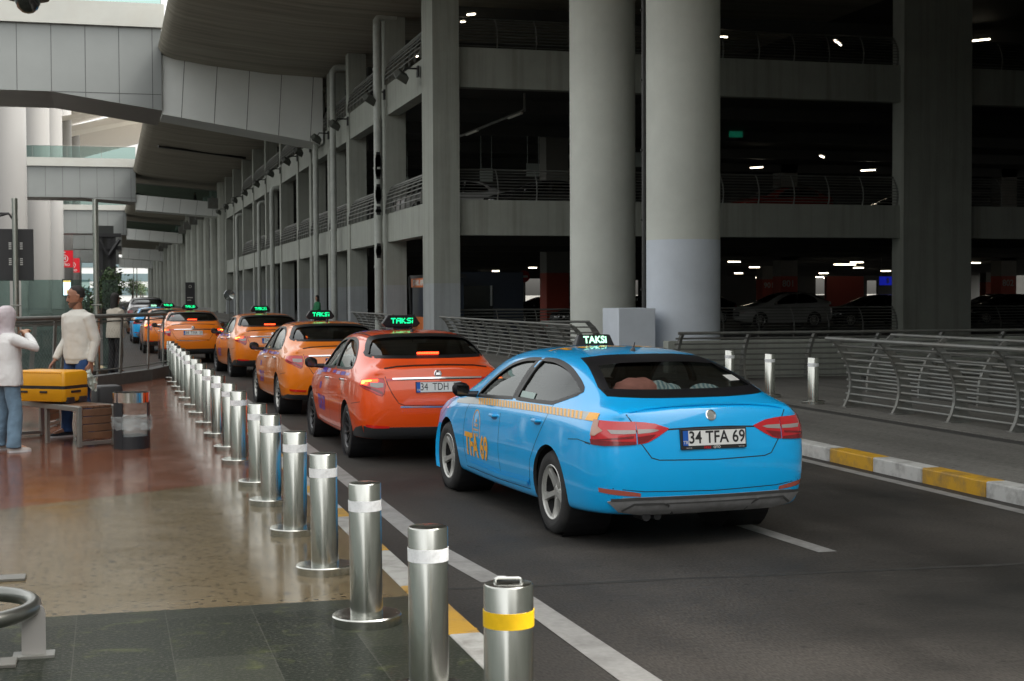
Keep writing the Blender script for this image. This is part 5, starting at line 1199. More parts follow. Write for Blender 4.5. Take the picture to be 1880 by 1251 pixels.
# louvred canopy
def _louv(nt, n, l, p):
    tc = N(n, 'ShaderNodeTexCoord'); w = N(n, 'ShaderNodeTexWave'); w.bands_direction = 'Y'; w.inputs['Scale'].default_value = .9; l.new(tc.outputs['Object'], w.inputs['Vector'])
    m = N(n, 'ShaderNodeMix', data_type='RGBA'); l.new(w.outputs[0], m.inputs[0]); m.inputs[6].default_value = (.50,.47,.45,1); m.inputs[7].default_value = (.66,.63,.60,1); l.new(m.outputs[2], p.inputs['Base Color']); p.inputs['Roughness'].default_value = .6
M_louv = tex_mat('canopy_louvres', _louv)
cnp = thing('terminal_canopy', 'pale louvred terminal roof canopy seen above the second footbridge', 'canopy', (0,0,0))
for (pa, ya, yb) in (([(150,205),(205,205),(150,262)],232,300),([(255,188),(262,255),(180,262)],228,300)): pass
m = MB()
def wave(x0, x1, y0, y1, z0, z1, bow, mi):
    n = 18; vs = []
    for i in range(n+1):
        t = i/n
        for j in range(5):
            u = j/4; x = x0+(x1-x0)*t; vs.append((x, y0+(y1-y0)*u+bow*4*t*(1-t), z0+(z1-z0)*t+2.2*sin(pi*t)*(.6+.4*u)))
    m.add(vs, [(i*5+j, i*5+j+1, (i+1)*5+j+1, (i+1)*5+j) for i in range(n) for j in range(4)], mi, True)
wave(-22, 40, 235, 262, 30, 44, 10, 0); wave(-22, 40, 262.1, 275, 30, 41, 10, 1); wave(-22, 40, 282, 318, 33, 49, 12, 0); wave(-22, 40, 318.1, 334, 33, 46, 12, 1); wave(-22, 40, 340, 430, 36, 52, 12, 0)
m.build('louvre_band', [M_louv, mat('canopy_edge', (.75,.73,.70), .5)], cnp, fixn=False)
# pillars beyond the car park
pl = None
for i, y in enumerate((149,160,171,184,198,211,226,241,258,276,296,318,340,362,386,410)):
    m = MB()
    if pl is None:
        pl = thing('round_column', 'x', 'column', (11.5,y,0), 0, 'round grey columns beyond the car park')
        m.lathe([(.8,0),(.8,13.2)], 20); m.build('shaft', M_conc, pl, fixn=False)
        m = MB(); m.box(-1.7,-.55,-.35,.35,10.6,11.6); m.tube([(-.8,0,11),(-1.3,0,11.8)], .12, 6); m.build('bracket', M_galv, pl)
        pl['label'] = 'round grey column with bracket, first beyond the end of the car park'
    else: dup(pl, (11.5,y,0), 0, f'{ORD[i]} round grey column beyond the far end of the car park')
m = MB(); m.box(12.8,13.2,146,440,0,13.1); tag(m.build('rear_wall', M_conc), 'grey wall behind the round columns far down the road', 'wall')
# end of the tunnel
e = thing('distant_building', 'pale glazed building in the bright opening at the far end', 'building', (14,500,0))
m = MB(); m.box(-45,30,0,20,0,16.5); m.build('wall', mat('far_white', (.68,.70,.70), .5), e)
for k in range(3):
    m = MB(); m.box(-45,30,-.1,-.02,2+k*4.6,4.6+k*4.6)
    m.build('window', mat('far_glass', (.16,.22,.24), .2), e)
# ------------------------------------------------------------------ fence with mesh behind the man
def fence(label, pts, z, h, wallh, spacing):
    t = thing('mesh_fence', label, 'fence', (0,0,0))
    P = [Vector((*p, z)) for p in pts]
    m = MB()
    for a, b in zip(P[:-1], P[1:]):
        d = (b-a).normalized(); nn = Vector((-d.y, d.x, 0))*.11
        m.hexa([a-nn-d*.03, b-nn+d*.03, b+nn+d*.03, a+nn-d*.03]+[v+Vector((0,0,wallh)) for v in (a-nn-d*.03, b-nn+d*.03, b+nn+d*.03, a+nn-d*.03)])
    m.build('base_wall', mat('dark_curb', (.10,.10,.098), .7, noise=.15), t)
    up = Vector((0,0,1))
    Q = [P[0]]
    for a, b in zip(P[:-1], P[1:]):
        k = max(1, round((b-a).length/.6)); Q += [a.lerp(b, i/k) for i in range(1, k+1)]
    r = MB(); r.tube([q+up*h for q in Q], .04, 8); r.build('top_rail', M_galv, t)
    r = MB(); r.tube([q+up*(h-.10) for q in Q], .016, 6); r.build('rail', M_galv, t)
    r = MB(); r.tube([q+up*(wallh+.09) for q in Q], .014, 6); r.build('rail', M_galv, t)
    L = 0; nxt = .3
    for a, b in zip(P[:-1], P[1:]):
        l = (b-a).length; d = (b-a).normalized()
        while nxt < L+l:
            c = a+d*(nxt-L); q = MB(); th = Vector((-d.y,d.x,0))*.012; w = d*.055
            lean = d*.14
            q.hexa([c-w-th+up*.0, c+w-th, c+w+th, c-w+th]+[v+up*h+lean for v in (c-w*.8-th, c+w*.8-th, c+w*.8+th, c-w*.8+th)]); q.build('post', M_galv, t); nxt += spacing
        L += l
    r = MB()
    for a, b in zip(Q[:-1], Q[1:]):
        l = (b-a).length; n = 5; zb, zt = wallh+.09, h-.10; H = zt-zb
        for i in range(n):
            for s_ in (1, -1):
                for row in range(int(H/.115)):
                    u0, u1 = (i/n, (i+1)/n) if s_ > 0 else ((i+1)/n, i/n)
                    p0, p1 = a.lerp(b, u0)+up*(zb+row*.115), a.lerp(b, u1)+up*(zb+(row+1)*.115)
                    pr = Vector((0,0,.0022)); r.add([p0-pr, p1-pr, p1+pr, p0+pr], [(0,1,2,3)])
    r.build('wire_mesh', M_galv, t, fixn=False)
    return t
fence('curving steel fence with wire mesh and dark base wall behind the man', fence_pts, .2, 1.33, .22, 1.35)
fence('second mesh fence beyond the first, with plain steel rails', [(-9,33.5),(-4,33.2),(-1.5,34.2),(.2,37.5)], 0, 1.35, .15, 1.2)

# poles, glass screen, dark panel
for x, lab in ((-2.06,'left tall steel pole carrying the dark panel'),(-.25,'right tall steel pole behind the man')):
    t = thing('steel_pole', lab, 'pole', (x,36,0)); m = MB(); m.lathe([(.068,0),(.068,4.2),(.001,4.21)], 20); m.build('shaft', M_steel, t)
    m = MB()
    for z in (.9,1.7): m.tube([(-.12,-.07,z),(.12,-.07,z)], .018, 6)
    m.build('glass_clamp', M_galv, t)
g = thing('glass_screen', 'clear glass wind screen standing between the tall steel poles', 'glass screen', (0,36.1,0))
for x0, x1 in ((-4.5,-2.2),(-1.95,-.40),(-.12,.25)):
    m = MB(); m.box(x0,x1,0,.012,.15,2.30); m.build('pane', M_bglass, g)
g = thing('dark_panel', 'back of a large black display board hung on the left pole', 'display board', (0,36.25,0))
m = MB(); m.box(-3.1,-1.67,0,.14,2.28,3.5); m.build('board', M_darkpanel, g, bevel=.01)
m = MB()
for x in (-2.19,-1.94):
    for z in (2.65,3.02): 
        for k in range(4): m.box(x-.03,x+.03,-.01,.0,z+k*.045,z+.025+k*.045)
m.build('bolt_row', mat('pale_bolts', (.5,.5,.48), .4), g)
m = MB(); m.tube([(-3.0,-.2,3.85),(-2.2,-.2,3.85),(-2.1,-.1,3.7)], .03, 6); m.tube([(-3.0,-.2,3.6),(-2.2,-.2,3.85)], .025, 6); m.build('arm', M_black, g)
# metro flag signs, display, lift tower, plants
for px0, px1, y0, y1, Y, lab in ((119,135,461,492,236,'red square metro sign hanging on the white columns'),(136,147,475,501,300,'second red sign partly hidden behind the metro sign')):
    a, b = at(px0, y0, Y), at(px1, y1, Y); t = thing('metro_sign', lab, 'sign', (a.x, Y-2.6, b.z)); sc = (a.z-b.z)/2.2
    w = 2.2*sc
    q = MB(); q.box(-w+(b.x-a.x),(b.x-a.x),0,.2,0,2.2*sc); q.build('board', mat('sign_red2', (.62,.012,.025), .4, emit=(.6,.01,.02), estr=.05), t)
    q = MB(); cx = -w/2+(b.x-a.x)
    k = 24; q.add([(cx+r_*cos(2*pi*i/k)*sc, -.02, (1.15+r_*sin(2*pi*i/k))*sc) for r_ in (.50,.42) for i in range(k)], [(i,(i+1)%k,k+(i+1)%k,k+i) for i in range(k)])
    text_mb(q, 'M', .62*sc, frame((cx,-.02,1.15*sc),(1,0,0),(0,0,1)), bold=.02); text_mb(q, 'METRO', .42*sc, frame((cx,-.02,.34*sc),(1,0,0),(0,0,1)), bold=.015)
    q.add([(cx-.12*sc,-.02,1.8*sc),(cx+.25*sc,-.02,1.95*sc),(cx-.12*sc,-.02,2.1*sc)], [(0,1,2)])
    q.build('lettering', mat('sign_white', (.8,.8,.8), .5), t, fixn=False)
t = thing('display_screen', 'lit information screen on a stand left of the man\'s head', 'screen', (0,0,0)); a, b = at(114,513,60), at(132,544,60)
q = MB(); q.box(a.x,b.x,60,60.12,b.z,a.z); q.build('casing', M_black, t); q = MB(); q.box(a.x+.04,b.x-.04,59.98,59.999,b.z+.04,a.z-.05); q.box(a.x+.04,b.x-.04,59.975,59.98,a.z-.12,a.z-.05,1); q.box(a.x+.16,b.x-.10,59.975,59.98,b.z+.10,b.z+.24,1)
q.build('panel', [mat('screen_white', (.8,.85,.9), .5, emit=(.8,.9,1), estr=.9), mat('screen_orange', (.8,.45,.1), .5, emit=(.9,.5,.15), estr=.6)], t); q = MB(); q.box(a.x+.1,b.x-.1,60.02,60.1,.2,b.z); q.build('stand', M_galv, t)
t = thing('steel_tower', 'dark steel frame tower with Y shaped brackets left of the far opening', 'tower', (0,105,0))
q = MB(); a = at(181,430,105); b = at(217,430,105)
for x in (a.x, (a.x+b.x)/2-.1, b.x-.45): q.box(x,x+.28,0,.3,0,a.z)
q.build('frame_post', M_darkpanel, t)
for py in (432,455,505,540): q = MB(); z = at(200,py,105).z; q.box(a.x-.1,b.x+.2,-.1,.5,z-.12,z+.12); q.build('cross_beam', M_darkpanel, t)
for py0, py1 in ((470,440),(540,508)):
    q = MB(); z0, z1 = at(200,py0,105).z, at(200,py1,105).z; q.tube([((a.x+b.x)/2,-.2,z0),(a.x,-.2,z1)], .14, 6); q.tube([((a.x+b.x)/2,-.2,z0),(b.x+.1,-.2,z1)], .14, 6); q.build('bracket', M_darkpanel, t)
q = MB(); q.box(a.x,b.x-.3,.5,3.5,0,a.z+.6); q.build('shaft_glazing', mat('shaft_dark', (.03,.033,.032), .3), t)
def plant(name, label, loc, h, w, n, cat='plant', col=M_leaf):
    t = thing(name, label, cat, loc); m = MB(); m.tube([(0,0,0),(.02*h,0,h*.4),(0,.01,h*.9)], [.04*h,.03*h,.01*h], 6)
    for k in range(7):
        a = random.uniform(0,2*pi); z = h*random.uniform(.3,.8); m.tube([(0,0,z),(w*.4*cos(a),w*.4*sin(a),z+h*.15)], [.015*h,.005*h], 4)
    m.build('trunk', mat('bark', (.08,.06,.045), .9), t)
    m = MB()
    for k in range(n):
        c = Vector((random.gauss(0,w*.22), random.gauss(0,w*.22), h*random.triangular(.28,1.0,.6))); s_ = h*.035*random.uniform(.6,1.5)
        a = Vector((random.uniform(-1,1),random.uniform(-1,1),random.uniform(-1,1))).normalized(); b = a.cross(Vector((random.uniform(-1,1),random.uniform(-1,1),random.uniform(-1,1)))).normalized()
        m.add([c-a*s_, c-b*s_*.4, c+a*s_, c+b*s_*.4], [(0,1,2,3)], k % 2)
    m.build('crown', [col, mat('leaf_light', (.075,.12,.04), .7)], t, fixn=False); return t
a = at(155,572,70); plant('potted_tree', 'dark bushy tree right behind the man\'s head', (a.x+.15,70,.2), 2.2, .9, 500, 'tree')
a = at(205,572,95); plant('potted_tree', 'green shrub at the foot of the dark steel tower', (a.x,95,.2), 3.6, 1.5, 900, 'tree')
a = at(186,572,95); plant('potted_tree', 'second green shrub left of the tower shrub', (a.x,97,.2), 3.0, 1.2, 600, 'tree')
for i, px in enumerate((243,250,258,262)):
    a = at(px,560,440+8*i); plant('street_tree', f'distant green tree, {ORD[i]} from the left in the bright far opening', (a.x,440+8*i,0), 7.5-.6*i, 5, 500, 'tree')['group'] = 'distant trees in the far opening'
# lamp posts in the opening
for px, h in ((252,17),(246,10)):
    a = at(px,560,430); m = MB(); m.tube([(a.x,430,0),(a.x,430,h)], .13, 6); m.tube([(a.x,430,h),(a.x+1.5,430,h+.2)], .09, 5)
    tag(m.build('lamp_post', M_galv), ('taller' if h > 12 else 'shorter')+' thin distant lamp post in the bright far opening', 'lamp post', 'distant lamp posts')
a = at(349,522,90); t = thing('information_sign', 'dark information totem against the far round columns', 'sign', (a.x,90,.15))
m = MB(); m.box(-.28,.28,0,.12,1.2,2.55); m.build('board', M_darkpanel, t); m = MB(); m.box(-.18,.18,.02,.10,0,1.2); m.build('post', M_galv, t)
m = MB(); m.lathe([(.06,0),(.09,0),(.09,.01),(.06,.01)], 12, 0, Matrix.Translation((0,-.01,2.3)) @ Matrix.Rotation(pi/2,4,'X'), closed=True); m.box(-.18,.15,-.012,0,1.6,1.66); m.box(-.18,.05,-.012,0,1.45,1.5); m.build('marking', mat('dull_white', (.45,.43,.40), .6), t)
a = at(421,542,100); m = MB(); m.lathe([(.001,0),(.35,.03),(.37,.0)], 20, 0, Matrix.Translation((a.x,a.y,a.z)) @ Matrix.Rotation(pi/2,4,'X')); m.tube([(a.x,a.y+.05,a.z),(a.x,a.y+.05,.2)], .04, 6, 1)
tag(m.build('traffic_mirror', [mat('mirror_glass', (.5,.52,.53), .05, metal=1), M_galv]), 'round convex mirror on a pole at the car park exit', 'mirror')
a = at(376,590,62); m = MB(); m.box(a.x-.45,a.x+.25,62,62.5,.15,1.4); tag(m.build('electrical_cabinet', mat('cabinet_grey', (.25,.25,.24), .5)), 'grey cabinet standing on the walkway beyond the orange taxis', 'cabinet')

# ------------------------------------------------------------------ bench, suitcases, bin
def oriented(name, label, cat, loc, d):     # local x along direction d
    return thing(name, label, cat, loc, math.atan2(d[1], d[0]))
M_wood = mat('bench_wood', (.13,.065,.035), .55, noise=.35, nscale=6, stretch=(1,1,1), bump=.2, bscale=20)
M_bframe = mat('bench_steel', (.30,.30,.28), .4, metal=.7, rough_var=.1)
def bench(label, loc, d, L=1.75):
    t = oriented('bench', label, 'bench', loc, d); D, H = .48, .46
    # frame: two inverted U hoops along the length, slats wrap the near end
    for y in (0, D-.05):
        m = MB(); m.box(0,.05,y,y+.05,0,H); m.box(.05,L-.05,y,y+.05,H-.055,H); m.box(L-.05,L,y,y+.05,0,H-.0); m.build('frame', M_bframe, t, bevel=.008)
    for bx in ((.005,.045,.05,D-.05,.02,.06),(L-.045,L-.005,.05,D-.05,.02,.06),(.75,.79,.01,.05,.0,H-.06),(.75,.79,D-.05,D-.01,.0,H-.06)):
        m = MB(); m.box(*bx); m.build('cross_bar' if bx[2] == .05 else 'leg', M_bframe, t)
    for k in range(5):
        y = .052+k*.0755; m = MB(); m.box(.02, L-.02, y, y+.068, H-.02, H+.006); m.build('slat', M_wood, t, bevel=.005)
    for k in range(4):
        z = .085+k*.088; m = MB(); m.box(.004, .046, .052, D-.052, z, z+.080); m.build('end_slat', M_wood, t, bevel=.005)
    return t
bd = Vector((-.50,.87,0)).normalized(); side = Vector((.87,.50,0)).normalized()
# bench local frame: x along bd (away from camera), y must point to the right -> use mirrored orientation
bench0 = bench('steel framed wooden bench carrying the yellow suitcase', (-.30+side.x*.44, 17.20+side.y*.44, .2), bd)
bench('second dark wooden bench standing farther back by the fence', (-.62, 20.4, .2), (-.95,.3), 1.6)
def suitcase(name, label, loc, rz, W, D, H, m_shell, ribs=True):
    t = thing(name, label, 'suitcase', loc, rz)
    def rr(z, ins):   # rounded rectangle ring
        r = .05; out = []
        for cx, cy, a0 in ((W/2-ins-r, D/2-ins-r, 0), (-W/2+ins+r, D/2-ins-r, pi/2), (-W/2+ins+r, -D/2+ins+r, pi), (W/2-ins-r, -D/2+ins+r, 1.5*pi)):
            for k in range(5): a = a0+pi/2*k/4; out.append(Vector((cx+r*cos(a), cy+r*sin(a), z)))
        return out
    hb = H*.5
    m = MB(); m.loft([rr(.02,.035), rr(.028,.012), rr(.05,0), rr(hb-.02,-.002), rr(hb-.018,.006)]); m.build('lower_shell', m_shell, t)
    m = MB(); m.loft([rr(hb+.018,.006), rr(hb+.02,-.002), rr(H-.04,0), rr(H-.012,.014), rr(H,.04)]); m.build('upper_shell', m_shell, t)
    m = MB(); m.loft([rr(hb-.018,.002), rr(hb+.018,.002)]); m.build('zip_band', M_black, t)
    if ribs:
        m = MB(); n = int(W/.035)
        for k in range(n):
            x = -W/2+.05+k*(W-.1)/(n-1)
            for z in (.035, H-.022): m.tube([(x,-D/2-.002,z),(x,-D/2+.03,z+(.0 if z < .1 else .016))], .008, 6)
        m.build('shell_rib', m_shell, t)
    for (x, y, w, ax) in ((-W*.28,-D/2,.14,0),(W*.12,-D/2,.10,0),(W/2,-.02,.17,1)):
        m = MB(); zc = hb*.72
        if ax == 0: m.box(x-w/2,x+w/2,y-.014,y+.004,zc-.012,zc+.012)
        else: m.box(x-.004,x+.014,y-w/2,y+w/2,zc-.012,zc+.014)
        m.build('handle', M_black, t, bevel=.004)
    for sx_ in (-1, 1):
        m = MB(); m.box(W/2-.06,W/2+.012,sx_*(D/2-.12)-.07,sx_*(D/2-.12)+.07,.0,.075); m.build('wheel_housing', M_black, t, bevel=.01)
    return t
M_yshell = mat('yellow_shell', (.68,.31,.006), .38, noise=.04, nscale=9)
sc = suitcase('suitcase', 'large yellow hard shell suitcase lying on the bench', (-.66,18.00,.667), R_(-36), .74, .47, .38, M_yshell)
bs = suitcase('suitcase', 'black upright suitcase half hidden behind the man\'s leg', (-.02,18.95,.2), R_(20), .34, .28, .60, mat('black_shell', (.02,.02,.022), .5), False)
t = thing('litter_bin', 'open black litter bin with steel ring and clear bag', 'litter bin', (.245,16.98,.2), R_(-15))
m = MB(); m.lathe([(.001,.0),(.200,.0),(.200,.14),(.19,.145),(.19,.02)], 40); m.build('base', mat('bin_black', (.022,.024,.028), .4), t)
for a0 in (R_(232), R_(8)):
    m = MB(); vs = []
    for i in range(7):
        a = a0+R_(44)*(i/6-.5); vs += [(.203*cos(a),.203*sin(a),.0),(.203*cos(a),.203*sin(a),.60),(.190*cos(a),.190*sin(a),.0),(.190*cos(a),.190*sin(a),.60)]
    m.add(vs, [f for i in range(6) for f in ((4*i,4*i+4,4*i+5,4*i+1),(4*i+2,4*i+3,4*i+7,4*i+6),(4*i+1,4*i+5,4*i+7,4*i+3))]+[(0,1,3,2),(24,26,27,25)], 0, True); m.build('upright', mat('bin_black', (.022,.024,.028), .4), t)
m = MB(); m.lathe([(.205,.52),(.205,.63),(.192,.63),(.192,.52)], 40, closed=True); m.build('ring', M_steelpol, t)
def plastic(name, fn, parent, lab=None):
    q = MB(); fn(q); o = q.build(name, M_bag, parent, fixn=False); return o
M_bag = mat('clear_plastic', (.50,.54,.54), .2, coat=.3); _n = M_bag.node_tree; _p = _n.nodes['Principled BSDF']; _p.inputs['Alpha'].default_value = .38
def crumple(q, cx, cy, z0, z1, r0, r1, n=26, k=9, amp=.18, ox=0, oy=0):
    vs = []
    for i in range(k+1):
        t_ = i/k; r = r0+(r1-r0)*t_
        for j in range(n):
            a = 2*pi*j/n; rr = r*(1+amp*random.uniform(-.6,.6)+amp*.4*sin(5*a+3*t_)); vs.append((cx+ox*t_+rr*cos(a), cy+oy*t_+rr*sin(a), z0+(z1-z0)*t_+random.uniform(-.012,.012)))
    q.add(vs, [(i*n+j,i*n+(j+1)%n,(i+1)*n+(j+1)%n,(i+1)*n+j) for i in range(k) for j in range(n)], 0, True)
def _bagf(q):
    crumple(q, 0, 0, .06, .34, .165, .188, amp=.10); crumple(q, 0, 0, .34, .36, .19, .22, k=2, amp=.10); crumple(q, 0, 0, .36, .22, .222, .215, k=5, amp=.10)
    crumple(q, .17, -.06, .20, .32, .05, .085, 14, 5, .5)
plastic('bin_bag', _bagf, t)

# hoop, floor plates, dome camera
t = thing('low_hoop', 'curved steel tube on a flat bracket at the lower left corner', 'bike rack', (-.36,7.28,.2), 0)
m = MB(); m.hexa([(-.055,-.008,0),(.055,-.008,0),(.055,.008,0),(-.055,.008,0),(-.055,-.008,.20),(.055,-.008,.20),(.055,.008,.20),(-.055,.008,.20)])
k = 12; m.prism([(.055*cos(pi*i/k), -.008, .20+.055*sin(pi*i/k)) for i in range(k+1)], (0,.016,0)); m.build('bracket', mat('bracket_grey', (.30,.29,.28), .45, metal=.3), t)
m = MB(); m.box(-.095,.095,-.06,.06,0,.012); m.build('foot_plate', M_galv, t)
m = MB(); m.tube([(-.34+.34*cos(R_(a)), .05+.37*sin(R_(a)), .235) for a in range(-150,151,10)], .038, 14); m.build('tube', mat('hoop_steel', (.22,.225,.21), .28, metal=.9), t)
for x, y, lab in ((-.63,9.28,'thin metal floor plate at the left edge, on the beige floor'),(-.56,7.12,'metal floor plate under the steel hoop')):
    m = MB(); m.box(-.16,.13,-.05,.10,0,.018); o = m.build('floor_plate', mat('plate_metal', (.16,.155,.14), .5, metal=.6), bevel=.003); o.location = (x,y,.2); tag(o, lab, 'floor plate')
t = thing('dome_camera', 'black dome security camera hanging at the top left corner', 'security camera', (-.30,6.35,3.135))
m = MB(); m.lathe([(.001,-.055),(.022,-.05),(.040,-.034),(.050,-.012),(.052,0)], 28); m.build('dome', mat('smoked_dome', (.008,.008,.009), .08, coat=1), t)
m = MB(); m.lathe([(.052,0),(.085,.004),(.088,.02),(.075,.05),(.03,.06),(.02,.075),(.02,1.3)], 28); m.build('housing', M_darkpanel, t)

# ------------------------------------------------------------------ people
def remesh(mb, vox, it=4, fac=.5, wr=0, ws=.09):
    o = mb.build('tmp', M_black); r = o.modifiers.new('r', 'REMESH'); r.mode = 'VOXEL'; r.voxel_size = vox; r.use_smooth_shade = True
    s_ = o.modifiers.new('s', 'SMOOTH'); s_.factor = fac; s_.iterations = it
    if wr:
        for k_, (sz, st_) in enumerate(((ws, wr), (ws*.45, wr*.45))):
            tx = bpy.data.textures.new('w', 'CLOUDS'); tx.noise_scale = sz; tx.noise_depth = 2; dm = o.modifiers.new('d', 'DISPLACE'); dm.texture = tx; dm.strength = st_; dm.mid_level = .5
    me = ev_mesh(o); bpy.data.objects.remove(o)
    for p in me.polygons: p.use_smooth = True
    return me
def as_part(name, me, m, parent):
    me.materials.clear(); me.materials.append(m); me.name = name; o = bpy.data.objects.new(name, me); C.objects.link(o); o.parent = parent; return o
def ell(q, rings, n=20, M=None):   # rings: (z, halfwidth y, halfdepth x, cx, cy)
    R = []
    for r in rings:
        z, w, d = r[:3]; cx = r[3] if len(r) > 3 else 0; cy = r[4] if len(r) > 4 else 0
        ring = [Vector((cx+d*cos(2*pi*i/n), cy+w*sin(2*pi*i/n), z)) for i in range(n)]
        R.append([M @ v for v in ring] if M else ring)
    q.loft(R)
SK = mat('skin', (.29,.135,.082), .5, noise=.06, nscale=20); SKL = mat('skin_light', (.46,.26,.17), .5)
def head_parts(q, M, k=1.0):
    ell(q, [(0,.022*k,.020*k,.062),(.012,.036*k,.036*k,.050),(.035,.052*k,.060*k,.030),(.07,.063*k,.080*k,.012),(.11,.071*k,.092*k,.004),(.15,.076*k,.098*k,-.002),(.19,.075*k,.096*k,-.006),(.222,.058*k,.076*k,-.008),(.242,.025*k,.036*k,-.008)], 20, M)
    q.hexa([M @ Vector(v) for v in ((.085,-.016,.078),(.118,-.013,.078),(.118,.013,.078),(.085,.016,.078),(.085,-.009,.128),(.098,-.006,.128),(.098,.006,.128),(.085,.009,.128))])
    q.hexa([M @ Vector(v) for v in ((.075,-.055,.134),(.096,-.045,.134),(.096,.045,.134),(.075,.055,.134),(.07,-.055,.150),(.092,-.045,.150),(.092,.045,.150),(.07,.055,.150))])
    q.hexa([M @ Vector(v) for v in ((.075,-.024,.046),(.094,-.020,.046),(.094,.020,.046),(.075,.024,.046),(.075,-.024,.062),(.096,-.018,.062),(.096,.018,.062),(.075,.024,.062))])
    for s_ in (-1, 1):
        q.hexa([M @ Vector(v) for v in ((-.018,s_*.066,.085),(.008,s_*.070,.085),(.004,s_*.080,.085),(-.022,s_*.082,.085),(-.030,s_*.068,.145),(.010,s_*.072,.145),(.004,s_*.088,.145),(-.036,s_*.088,.145))])
def hand(q, w, d, nrm, curl=.5, s_=1.0):
    """w wrist point, d pointing along the hand, nrm palm side"""
    w = Vector(w); d = Vector(d).normalized(); nrm = Vector(nrm); nrm = (nrm-d*nrm.dot(d)).normalized(); c = d.cross(nrm)
    q.hexa([w-c*.028*s_-nrm*.014, w+c*.028*s_-nrm*.014, w+c*.028*s_+nrm*.014, w-c*.028*s_+nrm*.014]+[v for v in (w+d*.09*s_-c*.042*s_-nrm*.012, w+d*.09*s_+c*.042*s_-nrm*.012, w+d*.09*s_+c*.042*s_+nrm*.012, w+d*.09*s_-c*.042*s_+nrm*.012)])
    for i, L in enumerate((.070,.080,.074,.058)):
        b = w+d*.088*s_+c*(-.033+.022*i)*s_; a1, a2, a3 = curl*.5, curl*1.2, curl*1.9
        p1 = b+(d*cos(a1)+nrm*sin(a1))*L*.42*s_; p2 = p1+(d*cos(a2)+nrm*sin(a2))*L*.33*s_; p3 = p2+(d*cos(a3)+nrm*sin(a3))*L*.28*s_
        q.tube([b-d*.01, p1, p2, p3], [.0098,.0092,.0086,.007], 8)
    b = w+d*.03*s_-c*.028*s_; t1 = b+(d*.75-c*.55+nrm*.3).normalized()*.040*s_; t2 = t1+(d*.9-c*.15+nrm*.45).normalized()*.032*s_; q.tube([b, t1, t2], [.013,.011,.0085], 8)
